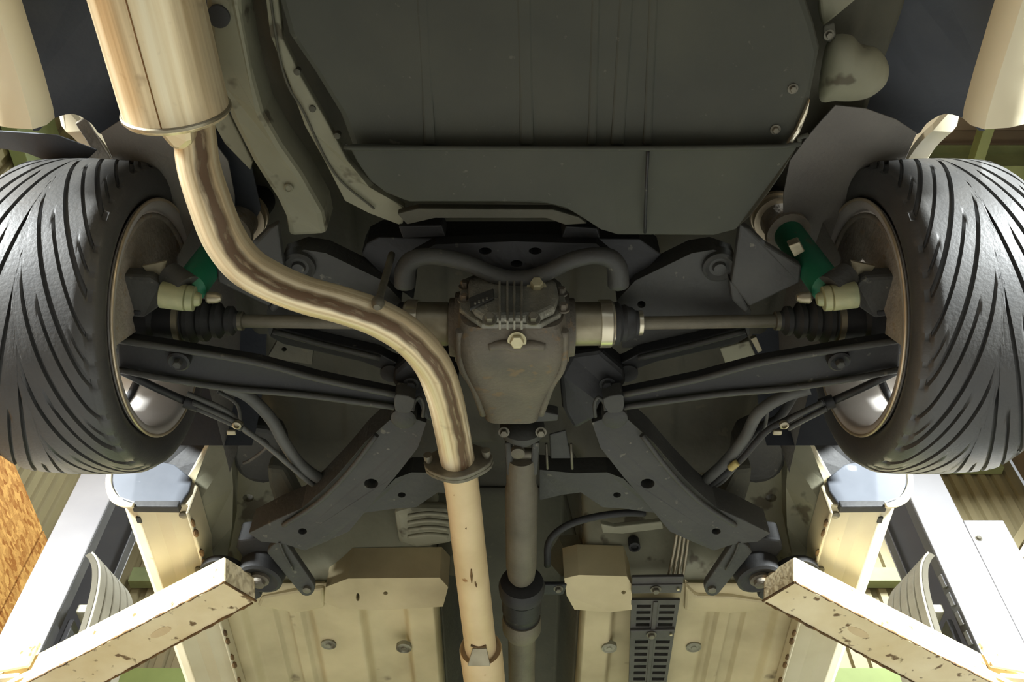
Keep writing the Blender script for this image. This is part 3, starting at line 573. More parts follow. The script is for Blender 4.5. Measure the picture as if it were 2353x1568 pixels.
def build_diff():
    t = thing('rear_differential', 'finned grey differential housing at the middle of the axle', 'differential', H((.005, 1.1, 1.5)))
    cx = .006; secs = [(1.045, .098, 1.425, 1.60), (1.075, .104, 1.412, 1.62), (1.12, .104, 1.412, 1.62), (1.16, .098, 1.425, 1.62), (1.20, .088, 1.438, 1.61), (1.26, .070, 1.462, 1.60), (1.32, .058, 1.482, 1.60), (1.335, .058, 1.485, 1.60)]
    V = []; n = 32
    for y, hw, b, tp in secs:
        for k in range(n):
            a = 2 * PI * k / n; ca, sa = math.cos(a), math.sin(a); e = .42
            V.append(H((cx + hw * math.copysign(abs(ca) ** e, ca), y, (b + tp) / 2 + (tp - b) / 2 * math.copysign(abs(sa) ** e, sa))))
    Fc = [(i * n + k, i * n + (k + 1) % n, (i + 1) * n + (k + 1) % n, (i + 1) * n + k) for i in range(len(secs) - 1) for k in range(n)] + [tuple(range(n)), tuple(range((len(secs) - 1) * n, len(secs) * n))]
    hs = mk('housing', V, Fc, M_castbrown, t, True); fix(hs); hs.data.set_sharp_from_angle(angle=math.radians(42))
    # side rib of the casting
    for s in (-1, 1): tube('casting_rib', [H((cx + s * .098, 1.06, 1.44)), H((cx + s * .098, 1.15, 1.45)), H((cx + s * .078, 1.22, 1.47)), H((cx + s * .060, 1.32, 1.50))], .008, M_castbrown, t, n=10)
    yc = 1.045
    lp = [AY(u, v, yc) for u, v in ((1060, 655), (1095, 640), (1180, 636), (1262, 640), (1290, 662), (1299, 700), (1288, 733), (1242, 757), (1108, 757), (1078, 738), (1056, 720))]
    rim = poly_plate('cover_rim', lp, [], (0, -.012, 0), M_cast, t, .003)
    lp = [AY(u, v, yc - .012) for u, v in ((1076, 664), (1100, 648), (1180, 644), (1256, 648), (1278, 668), (1284, 700), (1274, 726), (1234, 746), (1114, 746), (1090, 730), (1078, 712))]
    cv = poly_plate('cover', lp, [], (0, -.022, 0), M_cast, t, .008)
    for u in (1148, 1166, 1182, 1199):
        p = AY(u, 652, yc - .034); q = AY(u - (u - 1180) * .02, 748, yc - .034); bar('cooling_fin', p, q, .0042, .020, M_cast, cv, up=(0, -1, 0), bevel=.001)
    lp = [AY(u, v, yc - .034) for u, v in ((1076, 690), (1134, 668), (1136, 690), (1080, 716))]
    poly_plate('name_plate', lp, [], (0, -.006, 0), M_dark2, cv, .002)
    for k in range(4):
        p = AY(1092 + k * 9, 697 - k * 3.6, yc - .041); box('raised_letter', p, (.004, .002, .007), M_cast, cv, bevel=.0006)
    p = AY(1097, 680, yc - .035); q = AY(1125, 668, yc - .035); bar('raised_line', p, q, .002, .003, M_cast, cv, up=(0, -1, 0), bevel=.0005)
    b1 = AY(1233, 663, yc - .03); hexbolt('cover_bolt', b1, (0, -1, -.35), .0125, .022, M_bolt, cv)
    for (u, v) in ((1125, 735), (1225, 734)): hexbolt('cover_bolt', AY(u, v, yc - .03), (0, -1, -.5), .009, .016, M_boltdark, cv)
    for (u, v) in ((1066, 690), (1290, 675), (1294, 712), (1068, 660)): hexbolt('rim_bolt', AY(u, v, yc - .010), (0, -1, 0), .008, .014, M_castbrown, rim)
    hexbolt('drain_plug', A(1188, 783, 1.411), (0, -.25, -1), .0135, .012, M_bolt, t, washer=1.3)
    tube('drain_boss', [A(1125, 796, 1.418), A(1160, 792, 1.414), A(1190, 800, 1.412), A(1220, 793, 1.414), A(1250, 796, 1.418)], .010, M_castbrown, t, n=12)
    # nose mount plate and side bearing housings
    plate('nose_mount', [(1122, 955, 1.50), (1150, 945, 1.50), (1240, 945, 1.50), (1284, 955, 1.50), (1282, 968, 1.50), (1225, 972, 1.50), (1140, 972, 1.50)], .03, M_dark2, t)
    for s in (-1, 1): lathe('bearing_housing', H((cx + s * .09, 1.13, 1.545)), H((cx + s, 1.13, 1.545)), [(0, .075), (.022, .070), (.022, .060), (.034, .058)], M_castbrown, t, n=32)
    m = thing('differential_mount', 'curved dark bracket arching behind the differential cover', 'bracket', A(1185, 640, 1.50))
    px = ((930, 655), (931, 622), (944, 600), (975, 590), (1020, 592), (1075, 606), (1120, 626), (1160, 641), (1190, 644), (1225, 639), (1265, 622), (1310, 600), (1360, 588), (1400, 593), (1418, 615), (1421, 655))
    tube('arch_bar', [A(u, v, 1.535 + .0 * u) for u, v in px], [.021, .020, .018, .016, .016, .016, .016, .018, .019, .018, .016, .016, .016, .018, .020, .021], M_dark2, m, n=14, sm=4)
    plate('mount_web', [(945, 592, 1.575), (1000, 562, 1.58), (1180, 555, 1.58), (1370, 560, 1.58), (1408, 592, 1.575), (1320, 598, 1.57), (1240, 630, 1.56), (1185, 640, 1.56), (1130, 628, 1.56), (1050, 598, 1.57)], .03, M_dark, m, holes=((1115, 577, 15, 8), (1230, 577, 15, 8), (1187, 606, 14, 8)))
    # propeller shaft
    p = thing('propeller_shaft', 'grey brown propeller shaft tube in the tunnel', 'shaft', A(1200, 1200, 1.53))
    P = [A(1198, 1050, 1.535), A(1199, 1120, 1.535), A(1198, 1330, 1.535)]; d = (P[2] - P[0]); L = d.length
    lathe('shaft_tube', P[0], P[2], [(0, .031), (.02, .034), (.085, .034), (.092, .0355), (.100, .0375), (L - .05, .0375), (L - .01, .033), (L, .028)], M_prop, p, n=32)
    q = A(1200, 985, 1.535); dd = d.normalized()
    lathe('pinion_flange', q - dd * .02, q + dd, [(0, .03), (.012, .048), (.026, .048), (.028, .030), (.05, .028)], M_dark2, p, n=28)
    for a_ in (-1, 1):
        bar('yoke_ear', q + Vector((a_ * .030, .03, 0)), q + Vector((a_ * .026, .125, -.004)), .016, .03, M_dark2, p, bevel=.004)
    lathe('joint_cross', q + Vector((-.036, .075, 0)), q + Vector((1, .075, 0)), [(0, .013), (.072, .013)], M_boltdark, p, n=16)
    for (u, v) in ((1158, 993), (1243, 993)): hexbolt('flange_bolt', A(u, v, 1.50), (0, -.3, -1), .008, .012, M_boltdark, p)
    lathe('yoke_cap', A(1190, 1042, 1.502), A(1190, 1042, 1.502) + Vector((0, 0, -1)), [(-.01, .015), (.002, .015), (.003, .011)], M_prop, p, n=18)
    c0 = A(1199, 1335, 1.535); lathe('centre_bearing', c0, c0 + dd, [(0, .03), (.004, .053), (.020, .058), (.045, .056), (.055, .045)], M_black, p, n=32)
    lathe('bearing_collar', c0 + dd * .055, c0 + dd, [(0, .050), (.055, .050), (.06, .046), (.085, .044)], M_dark, p, n=32)
    lathe('joint_housing', c0 + dd * .14, c0 + dd, [(0, .048), (.012, .05), (.05, .05), (.07, .042)], M_prop, p, n=32)
    lathe('front_tube', c0 + dd * .19, c0 + dd, [(0, .040), (.02, .036), (.6, .036)], M_prop, p, n=32)
    bar('bearing_bracket', A(1245, 1352, 1.55), A(1298, 1352, 1.56), .04, .012, M_dark, p); hexbolt('bracket_bolt', A(1283, 1353, 1.55), (0, 0, -1), .008, .01, M_boltdark, p)
    for dx in (1255, 1312):
        tube('splash_pin', [A(dx, 1020, 1.56), A(dx + 3, 1078, 1.55)], .003, M_boltdark, p, n=8, sm=0)
    plate('heat_plate', [(1262, 1000, 1.58), (1300, 990, 1.58), (1312, 1055, 1.58), (1265, 1055, 1.58)], .006, M_dark2, p)
build_diff()

# ------------------------------------------------------------------ wheels
def tyre_mesh(s):
    NP = 12; T = 1.35; P_ = .66; TW = .116; depth = .0075
    rows = []                                            # (w, r, |s|, sign, tread?)
    side = [(.112, .230), (.118, .236), (.128, .250), (.1335, .266), (.1330, .280), (.1285, .292), (.1245, .2985)]
    for w_, r in side: rows.append((-w_, r, 1.0, -1, 0))
    nt = 120
    for i in range(nt + 1):
        q = -1 + 2 * i / nt; aq = abs(q); w_ = TW * q; r = .3165 - .006 * aq ** 2 - (.0085 * max(0, (aq - .82) / .18) ** 2.0)
        rows.append((w_, r, aq, 1 if q >= 0 else -1, 1))
    for w_, r in reversed(side): rows.append((w_, r, 1.0, 1, 0))
    pitch = 2 * PI / NP; cols = []                       # per pitch columns: kind, k
    lay = [('m', -1.15), ('m', -.85), ('m', .85), ('m', 1.15), ('l', .14), ('l', .28), ('g', -1.2), ('g', -.8), ('g', .8), ('g', 1.2), ('l', .62), ('h', -1.3), ('h', -.8), ('h', .8), ('h', 1.3), ('l', .92)]
    V = []
    def half_w(aq, wm):
        aq = max(aq, .02); sl = T * P_ * aq ** (P_ - 1) * .31 / TW
        return min(wm * math.sqrt(1 + sl * sl) / .31, pitch * .16)
    for (w_, r, aq, sg, tr) in rows:
        base = T * max(aq, .0) ** P_; hm = half_w(aq, .0040); hg = half_w(aq, .0028) ; hh = half_w(aq, .0020)
        for j in range(NP):
            for kind, k in lay:
                d = 0
                if kind == 'm':
                    ph = hm * k
                    if abs(k) < 1 and tr and aq > .05: d = depth * min(1, (aq - .05) / .06)
                elif kind == 'g':
                    ph = pitch * .45 + hg * k
                    if abs(k) < 1 and tr and aq > .30: d = depth * min(1, (aq - .30) / .12)
                elif kind == 'h':
                    ph = pitch * .76 + hh * k
                    if abs(k) < 1 and tr and aq > .78: d = depth * .6 * min(1, (aq - .78) / .08)
                else: ph = pitch * k
                if tr and aq > .97: d *= .6
                th = PI + j * pitch + ph + base + (.12 if sg > 0 else 0)
                rr = r - d
                V.append(Vector((w_, math.cos(th) * rr, math.sin(th) * rr)))
    n = NP * len(lay); Fc = []
    for i in range(len(rows) - 1):
        # the two halves meet on the centre line with an offset: fine sliver faces stay hidden in the crown
        for k in range(n): Fc.append((i * n + k, i * n + (k + 1) % n, (i + 1) * n + (k + 1) % n, (i + 1) * n + k))
    # inner closing wall of the tyre at bead
    return V, Fc
def place(V, M, s): return [Vector(((M @ v).x, (M @ v).y, (M @ v).z)) for v in V]
def build_wheel(s):
    side = 'beside the silencer' if s < 0 else 'beside the filler neck'
    t = thing('wheel_assembly', 'rear road wheel with directional tread, ' + side, 'wheel', H((s * WX, WY, WH)), None)
    M = Matrix.Translation(H((WX, WY, WH))) @ Matrix.Rotation(math.radians(-1.6), 4, 'Y')
    V, Fc = tyre_mesh(s)
    o = mk('tyre', place(V, M, s), Fc, M_tyre, t, True, 0, s); fix(o); o.data.set_sharp_from_angle(angle=math.radians(48))
    # rim barrel: open lathe, inner lip towards the car (local -x)
    prof = [(-.130, .222), (-.132, .236), (-.128, .240), (-.122, .236), (-.116, .225), (-.080, .214), (-.020, .205), (.060, .208), (.095, .216), (.106, .232), (.110, .238), (.112, .234), (.104, .220), (.062, .200), (-.02, .197), (-.08, .206), (-.118, .216)]
    n = 72; V = []
    for x, r in prof:
        for k in range(n): a = 2 * PI * k / n; V.append(Vector((x, math.cos(a) * r, math.sin(a) * r)))
    m = len(prof); Fc = [(i * n + k, i * n + (k + 1) % n, ((i + 1) % m) * n + (k + 1) % n, ((i + 1) % m) * n + k) for i in range(m) for k in range(n)]
    rim = mk('rim_barrel', place(V, M, s), Fc, M_rim, t, True, 0, s); fix(rim)
    V, Fc, _ = tube_geo([Vector((-.131, math.cos(a) * .238, math.sin(a) * .238)) for a in lin(0, 2 * PI, 90)], .0035, 8, False)
    mk('rim_lip', place(V, M, s), Fc, M_rimlip, t, True, 0, s, label='bright rim lip')
    V, Fc, _ = tube_geo([Vector((-.020, math.cos(a) * .199, math.sin(a) * .199)) for a in lin(0, 2 * PI, 80)], .009, 8, False)
    mk('barrel_step', place(V, M, s), Fc, M_dark, t, True, 0, s)
    # hub and spokes at the outer face
    hub = lathe('hub', M @ Vector((.02, 0, 0)), M @ Vector((1, 0, 0)), [(0, .07), (.05, .07), (.065, .05)], M_rim, t, n=32, s=s)
    for k in range(5):
        a = 2 * PI * k / 5 + .35; d = Vector((0, math.cos(a), math.sin(a))); p0 = M @ (Vector((.065, 0, 0)) + d * .05); p1 = M @ (Vector((.088, 0, 0)) + d * .21)
        bar('spoke', p0, p1, .058, .028, M_rim, rim, up=(1, 0, 0), s=s, bevel=.006)
    # brake behind the wheel
    b = thing('brake_assembly', 'rusty brake disc and shield inside the wheel ' + side, 'brake', H((s * (WX - .03), WY, WH)))
    x0 = -.055
    def P(x, y, z): return M @ Vector((x, y, z))
    lathe('brake_disc', P(-.012, 0, 0), P(1, 0, 0), [(0, .06), (0, .142), (.018, .142), (.018, .06)], M_boltdark, b, n=48, s=s)
    # dust shield with ragged lower cut-out
    lp = []
    for k in range(46):
        a = math.radians(55 + 195 * k / 45); r = .210 + .002 * math.sin(k * 2.3); lp.append(P(-.116, math.cos(a) * r, math.sin(a) * r))
    for k in range(14):
        a = math.radians(250 - 195 * k / 13); r = .085 + .035 * random.random(); lp.append(P(-.116, math.cos(a) * r, math.sin(a) * r))
    poly_plate('dust_shield', lp, [], P(-.113, 0, 0) - P(-.116, 0, 0), M_rustgrey, b, .0008, s)
    V, Fc, _ = tube_geo([Vector((-.118, math.cos(math.radians(a)) * .206, math.sin(math.radians(a)) * .206)) for a in lin(55, 250, 40)], .006, 8)
    mk('shield_rim', place(V, M, s), Fc, M_rustgrey, b, True, 0, s)
    box('caliper', P(-.025, -.135, -.085), (.085, .075, .13), M_dark2, b, Matrix.Rotation(math.radians(25), 3, 'X'), .012, s)
    box('caliper_bracket', P(-.06, -.10, -.055), (.03, .05, .10), M_rustgrey, b, Matrix.Rotation(math.radians(25), 3, 'X'), .006, s)
    lathe('hub_carrier', P(-.14, 0, 0), P(1, 0, 0), [(0, .045), (.02, .062), (.07, .066), (.10, .075)], M_dark, b, n=28, s=s)
    # upright casting that carries shock and arms
    k = thing('hub_upright', 'grey cast upright holding the shock eye ' + side, 'upright', H((s * .72, WY, WH - .04)))
    plate('upright_arm', [(1970, 652, 1.50), (1992, 638, 1.50), (2062, 634, 1.50), (2072, 660, 1.50), (2068, 726, 1.50), (2012, 734, 1.50), (1974, 708, 1.495)], .035, M_dark2, k, s=s, bevel=.008)
    plate('upright_slot', [(2016, 716, 1.497), (2062, 714, 1.497), (2062, 726, 1.497), (2018, 727, 1.497)], .01, M_dark, k, s=s, bevel=.002)
    plate('sensor_plate', [(1955, 600, 1.52), (2012, 612, 1.52), (1995, 636, 1.52), (1985, 640, 1.52), (1972, 652, 1.52), (1960, 632, 1.52)], .006, M_steel, k, s=s, bevel=.001)
for s in (-1, 1): build_wheel(s)

# ------------------------------------------------------------------ half shafts and suspension
def side_words(s): return 'on the silencer side' if s < 0 else 'on the filler neck side'
def build_suspension(s):
    W = side_words(s)
    t = thing('half_shaft', 'ribbed boot half shaft ' + W, 'drive shaft', H((s * .4, WY, 1.545)))
    a = H((.006 + .118, 1.122, 1.545)); b = H((.74, WY, 1.572)); d = (b - a); L = d.length
    lathe('inner_joint', a, b, [(-.01, .040), (0, .044), (.058, .044), (.060, .040)], M_steel, t, n=36, s=s)
    lathe('joint_ring', a, b, [(.055, .040), (.056, .0485), (.078, .0485), (.080, .046), (.084, .044)], M_shiny, t, n=36, s=s, label='bright machined ring')
    lathe('inner_boot', a, b, [(.080, .040), (.088, .043), (.094, .043), (.100, .036), (.108, .038), (.114, .034), (.122, .032), (.128, .026), (.140, .024)], M_black, t, n=32, s=s)
    lathe('boot_clamp', a, b, [(.133, .024), (.134, .0255), (.142, .0255), (.143, .022)], M_shiny, t, n=28, s=s)
    lathe('shaft', a, b, [(.135, .0135), (L - .16, .0135)], M_prop, t, n=24, s=s)
    e = L - .20; pr = [(e, .018), (e + .006, .020)]
    for k in range(4): q = e + .016 + k * .026; r = .026 + k * .0065; pr += [(q - .007, r - .006), (q, r + .004), (q + .009, r + .004), (q + .015, r - .003)]
    pr += [(e + .118, .048), (e + .128, .048)]
    lathe('outer_boot', a, b, pr, M_black, t, n=36, s=s)
    lathe('boot_clamp', a, b, [(e + .112, .048), (e + .113, .0505), (e + .124, .0505), (e + .125, .048)], M_steel, t, n=32, s=s)
    lathe('clamp_small', a, b, [(e - .006, .018), (e - .005, .0195), (e + .003, .0195), (e + .004, .018)], M_boltdark, t, n=24, s=s)
    lathe('outer_joint', a, b, [(e + .128, .047), (e + .19, .050), (e + .195, .044)], M_dark, t, n=32, s=s)
    # lower control arm
    c = thing('lower_control_arm', 'long black pressed lower arm ' + W, 'control arm', A(1700, 870, 1.48) if s > 0 else Vector((-A(1700, 870, 1.48).x, A(1700, 870, 1.48).y, A(1700, 870, 1.48).z)))
    top = [(1432, 908, 1.50), (1605, 872, 1.485), (1748, 834, 1.47), (1950, 800, 1.455), (2068, 782, 1.45)]; bot = [(2066, 850, 1.45), (1950, 872, 1.455), (1809, 893, 1.47), (1643, 908, 1.485), (1434, 936, 1.50)]
    plate('arm_web', [(1395, 914, 1.508)] + [(u, v, h + .008) for u, v, h in top] + [(u, v, h + .008) for u, v, h in bot] + [(1400, 946, 1.508)], .03, M_dark, c, s=s, bevel=.003)
    tube('arm_flange', [A(*p) for p in top], .0065, M_dark2, c, s=s, n=10); tube('arm_flange', [A(*p) for p in bot], .0065, M_dark2, c, s=s, n=10)
    plate('arm_end', [(1386, 918, 1.492), (1420, 908, 1.492), (1433, 912, 1.492), (1432, 944, 1.49), (1410, 950, 1.49), (1396, 946, 1.49)], .04, M_dark2, c, s=s, bevel=.006, sm=2)
    p = A(1928, 830, 1.452); lathe('pivot_boss', p, p + Vector((0, 0, -1)), [(-.02, .022), (.003, .022), (.006, .018), (.003, .012)], M_dark, c, n=20, s=s)
    hexbolt('pivot_bolt', p + Vector((0, 0, -.003)), (0, 0, -1), .009, .012, M_dark2, c, s=s, washer=0)
    # upper link and toe link
    l = thing('lateral_link', 'slim dark lateral link behind the lower arm ' + W, 'link', A(1570, 800, 1.58) if s > 0 else Vector((-A(1570, 800, 1.58).x, A(1570, 800, 1.58).y, A(1570, 800, 1.58).z)))
    plate('link_web', [(1425, 836, 1.58), (1470, 812, 1.58), (1600, 782, 1.58), (1705, 752, 1.58), (1720, 775, 1.58), (1690, 792, 1.58), (1510, 832, 1.58), (1462, 850, 1.58)], .03, M_dark, l, s=s)
    tube('link_flange', [A(1466, 824, 1.572), A(1590, 794, 1.572), A(1712, 762, 1.572)], .006, M_dark2, l, s=s, n=8)
    lathe('link_bush', A(1440, 842, 1.60), A(1440, 842, 1.60) + Vector((0, 0, -1)), [(-.02, .022), (.026, .022), (.028, .012)], M_black, l, n=20, s=s)
    r = thing('toe_link', 'thin black rod crossing the rim opening ' + W, 'rod', A(1990, 890, 1.50) if s > 0 else Vector((-A(1990, 890, 1.50).x, A(1990, 890, 1.50).y, A(1990, 890, 1.50).z)))
    tube('rod', [A(2062, 852, 1.50), A(1985, 890, 1.52), A(1900, 928, 1.56)], .0085, M_dark, r, s=s, n=10)
    lathe('rod_end', A(1905, 925, 1.55), A(1890, 930, 1.55), [(-.01, .015), (.02, .015)], M_dark, r, n=14, s=s)
    # shock absorber with threaded green body
    k = thing('shock_absorber', 'green bodied coilover shock ' + W, 'shock absorber', H((s * .62, .98, 1.7)))
    lo_ = A(1908, 668, 1.50); hi = A(1790, 508, 1.80); d = (hi - lo_); L = d.length
    lathe('body_tube', lo_, hi, [(.0, .020), (.012, .0315), (.10, .0315), (.11, .0315), (.24, .0315)], M_green, k, n=28, s=s)
    lathe('spring_perch', lo_, hi, [(.235, .034), (.237, .047), (.252, .047), (.256, .042), (.27, .040), (.31, .040)], M_rustgrey, k, n=32, s=s)
    lathe('lock_ring', lo_, hi, [(.305, .044), (.306, .053), (.318, .053), (.320, .047), (.330, .047), (.331, .053), (.342, .053), (.343, .044)], M_rimlip, k, n=36, s=s, label='cream notched lock ring')
    lathe('upper_spring_cover', lo_, hi, [(.345, .042), (.5, .045)], M_dark, k, n=28, s=s)
    pl = poly_plate('maker_plate', [A(1812, 566, 1.56), A(1838, 556, 1.56), A(1850, 578, 1.56), A(1826, 592, 1.56)], [], (0, 0, .02), M_steel, k, .002, s)
    e0 = A(1884, 688, 1.475); e1 = A(1962, 678, 1.475); ex = (e1 - e0).normalized()
    lathe('eye_bush', e0, e1, [(.020, .0215), (.022, .025), (.066, .025), (.068, .022)], M_boltgreen, k, n=28, s=s, label='greenish lower shock eye')
    lathe('eye_nut', e0, e1, [(-.006, .010), (-.002, .013), (.004, .014), (.006, .0235), (.018, .0245), (.020, .023)], M_boltgreen, k, n=28, s=s)
    sb = lathe('shock_fork', A(1950, 628, 1.52), A(1905, 668, 1.49), [(0, .024), (.05, .03)], M_dark2, k, n=20, s=s)
    # cable clip near the boot
    g = thing('sensor_connector', 'small pale sensor tip above the outer boot ' + W, 'sensor', A(1850, 683, 1.50) if s > 0 else Vector((-A(1850, 683, 1.50).x, A(1850, 683, 1.50).y, A(1850, 683, 1.50).z)))
    lathe('sensor_tip', A(1830, 684, 1.50), A(1862, 684, 1.50), [(0, .006), (.008, .011), (.024, .012), (.028, .009)], M_steel, g, n=16, s=s)
for s in (-1, 1): build_suspension(s)

def build_subframe():
    t = thing('rear_subframe', 'black steel subframe spreading around the differential', 'subframe', H((0, 1.3, 1.6)))
    plate('rear_beam', [(842, 560, 1.64), (870, 545, 1.64), (1010, 548, 1.64), (1370, 548, 1.64), (1470, 550, 1.64), (1520, 585, 1.64), (1455, 655, 1.63), (1420, 690, 1.63), (1415, 600, 1.63), (960, 600, 1.63), (950, 690, 1.63), (900, 655, 1.63), (830, 585, 1.64)], .07, M_dark, t, bevel=.008)
    for s in (1, -1):
        sp = plate('side_plate', [(1418, 690, 1.61), (1460, 645, 1.61), (1590, 582, 1.61), (1640, 574, 1.61), (1690, 592, 1.61), (1700, 650, 1.61), (1726, 715, 1.61), (1722, 770, 1.61), (1600, 800, 1.61), (1430, 800, 1.61)], .05, M_dark2, t, s=s, bevel=.008, holes=((1474, 700, 9, 8),))
        p = A(1652, 612, 1.606); lathe('bush_boss', p, p + Vector((0, 0, -1)), [(-.02, .034), (.006, .033), (.010, .028), (.004, .020), (.004, .014), (.012, .012), (.013, .006)], M_dark2, sp, n=28, s=s)
        plate('mount_panel', [(1690, 590, 1.575), (1700, 515, 1.585), (1725, 528, 1.585), (1760, 562, 1.58), (1842, 612, 1.57), (1838, 650, 1.565), (1722, 706, 1.565), (1680, 650, 1.57)], .02, M_dark2, t, s=s, bevel=.004)
        plate('mount_stay', [(1676, 645, 1.57), (1696, 660, 1.57), (1722, 712, 1.57), (1712, 722, 1.57), (1682, 690, 1.57)], .03, M_dark2, t, s=s, bevel=.004)
        # arm pick-up bracket
        plate('pickup_bracket', [(1285, 860, 1.55), (1310, 815, 1.57), (1380, 805, 1.57), (1432, 850, 1.56), (1440, 880, 1.55), (1420, 910, 1.54), (1380, 928, 1.53), (1366, 965, 1.53), (1320, 990, 1.54), (1292, 940, 1.55)], .06, M_dark, t, s=s, bevel=.01)
        tube('bracket_lip', [A(1368, 958, 1.51), A(1366, 930, 1.51), A(1374, 914, 1.51), A(1386, 922, 1.51), A(1392, 944, 1.50)], .004, M_dark2, t, s=s, n=8)
        p = A(1395, 882, 1.535); hexbolt('pickup_bolt', p, (0, 0, -1), .011, .012, M_dark, t, s=s)
        lathe('arm_bush', A(1412, 955, 1.53), A(1412, 955, 1.53) + Vector((0, 0, -1)), [(-.03, .027), (.012, .027), (.016, .020)], M_dark2, t, n=24, s=s)
        # front leg
        leg = plate('front_leg', [(1360, 972, 1.53), (1400, 958, 1.53), (1445, 966, 1.53), (1500, 1015, 1.52), (1529, 1050, 1.515), (1569, 1096, 1.51), (1602, 1129, 1.51), (1648, 1169, 1.505), (1704, 1192, 1.505), (1770, 1226, 1.50), (1740, 1246, 1.50), (1690, 1250, 1.50), (1641, 1266, 1.50), (1590, 1245, 1.505), (1539, 1222, 1.505), (1492, 1165, 1.51), (1432, 1096, 1.515), (1380, 1030, 1.52)], .075, M_dark2, t, s=s, bevel=.012, holes=((1488, 1112, 16, 11), (1646, 1222, 10, 7)))
        tube('leg_swage', [A(1475, 1000, 1.512), A(1540, 1085, 1.503), A(1610, 1155, 1.50), (A(1690, 1208, 1.498))], .006, M_dark2, leg, s=s, n=8)
        plate('front_gusset', [(1240, 1080, 1.575), (1320, 1088, 1.565), (1395, 1086, 1.56), (1432, 1100, 1.555), (1478, 1145, 1.55), (1510, 1180, 1.55), (1440, 1170, 1.555), (1385, 1166, 1.56), (1335, 1132, 1.565), (1290, 1138, 1.575), (1240, 1150, 1.58)], .05, M_dark2, t, s=s, bevel=.006, holes=((1418, 1138, 9, 6),))
        # body mount: block, bush and tie plate
        plate('mount_block', [(1690, 1238, 1.54), (1740, 1236, 1.54), (1796, 1242, 1.54), (1799, 1262, 1.54), (1780, 1290, 1.54), (1715, 1292, 1.54), (1688, 1280, 1.54)], .06, M_black, t, s=s, bevel=.006)
        bp = A(1746, 1335, 1.50); ax = Vector((.10, .06, -1))
        bu = lathe('body_bush', bp - ax * .07, bp + ax, [(0, .056), (.03, .058), (.066, .054), (.070, .046), (.062, .026), (.062, .022)], M_black, t, n=32, s=s, label='round rubber body mount')
        lathe('bush_ring', bp - ax * .10, bp + ax, [(0, .060), (.012, .0615), (.03, .0615), (.034, .058)], M_boltdark, bu, n=32, s=s)
        lathe('bush_bolt', bp - ax * .01, bp + ax, [(0, .024), (.010, .024), (.012, .016), (.022, .016), (.024, .012)], M_castbrown, bu, n=24, s=s)
        plate('bush_skirt', [(1780, 1290, 1.54), (1812, 1330, 1.56), (1838, 1352, 1.57), (1825, 1372, 1.57), (1780, 1395, 1.56), (1740, 1375, 1.55)], .03, M_black, t, s=s, bevel=.01)
        lp = []
        a0 = Vector((1708, 1258)); a1 = Vector((1638, 1352)); dr = (a1 - a0).normalized(); nr = Vector((-dr.y, dr.x))
        for k in range(9): an = -PI / 2 + PI * k / 8; q = a1 + dr * math.cos(an) * 20 + nr * math.sin(an) * 19; lp.append((q.x, q.y, 1.505))
        for k in range(9): an = PI / 2 + PI * k / 8; q = a0 + dr * math.cos(an) * 8 + nr * math.sin(an) * 24; lp.append((q.x, q.y, 1.505))
        tp = plate('tie_plate', lp, .02, M_dark2, t, s=s, bevel=.005)
        p = A(1636, 1354, 1.503); lathe('tie_bolt', p, p + Vector((0, 0, -1)), [(-.01, .010), (.006, .010), (.007, .005)], M_boltdark, tp, n=16, s=s)
        tube('tie_edge', [A(1699, 1246, 1.50), A(1688, 1275, 1.50), A(1668, 1310, 1.50)], .003, M_dark2, tp, s=s, n=8)
    b = thing('floor_bracket', 'pale square bracket glimpsed above the lower arm, filler neck side', 'bracket', A(1695, 812, 1.70))
    plate('bracket_face', [(1654, 802, 1.70), (1722, 784, 1.70), (1738, 822, 1.70), (1668, 840, 1.70)], .02, M_under, b, bevel=.003)
    plate('bracket_tab', [(1725, 780, 1.69), (1738, 775, 1.69), (1752, 806, 1.69), (1742, 812, 1.69)], .01, M_steel, b, bevel=.001)
    b = thing('seat_floor_plate', 'olive plate with a hole above the lower arm, silencer side', 'bracket', A(640, 815, 1.70))
    plate('bracket_face', [(628, 800, 1.70), (640, 778, 1.70), (720, 800, 1.70), (716, 838, 1.70), (615, 822, 1.70)], .02, M_under2, b, bevel=.003, holes=((653, 803, 6, 5),))
build_subframe()

# ------------------------------------------------------------------ hoses, lines, covers
def hose(name, label, cat, px, r, m, n=10, group=None, s=1):
    o = tube(name, [A(*p) for p in px], r, m, None, n=n, s=s); return tag(o, label, cat, group)
hose('brake_hose', 'thick grey hose curving below the lower arm on the silencer side', 'hose', [(520, 888, 1.55), (572, 912, 1.56), (622, 962, 1.56), (652, 1015, 1.56), (690, 1068, 1.56), (740, 1102, 1.57), (790, 1112, 1.60)], .0135, M_tube)
hose('handbrake_cable', 'thin grey cable crossing the thick hose on the silencer side', 'cable', [(430, 905, 1.54), (520, 945, 1.54), (560, 985, 1.54), (610, 1022, 1.54), (660, 1065, 1.54), (720, 1115, 1.56), (760, 1130, 1.60)], .006, M_tube)
hose('brake_line', 'slim dark line with a bent clip near the rim on the silencer side', 'cable', [(500, 900, 1.57), (545, 930, 1.57), (560, 990, 1.57), (615, 1020, 1.57), (580, 1055, 1.60), (560, 1065, 1.62)], .004, M_dark2)
hose('brake_hose', 'thick black hose curving below the lower arm on the filler neck side', 'hose', [(1860, 893, 1.55), (1800, 912, 1.55), (1742, 950, 1.55), (1712, 1005, 1.55), (1668, 1062, 1.56), (1620, 1105, 1.58)], .0135, M_tube)
hose('handbrake_cable', 'long black cable beside the thick hose on the filler neck side', 'cable', [(1895, 925, 1.54), (1830, 955, 1.54), (1770, 985, 1.54), (1735, 1020, 1.54), (1700, 1060, 1.54), (1640, 1110, 1.57), (1605, 1120, 1.60)], .007, M_black)
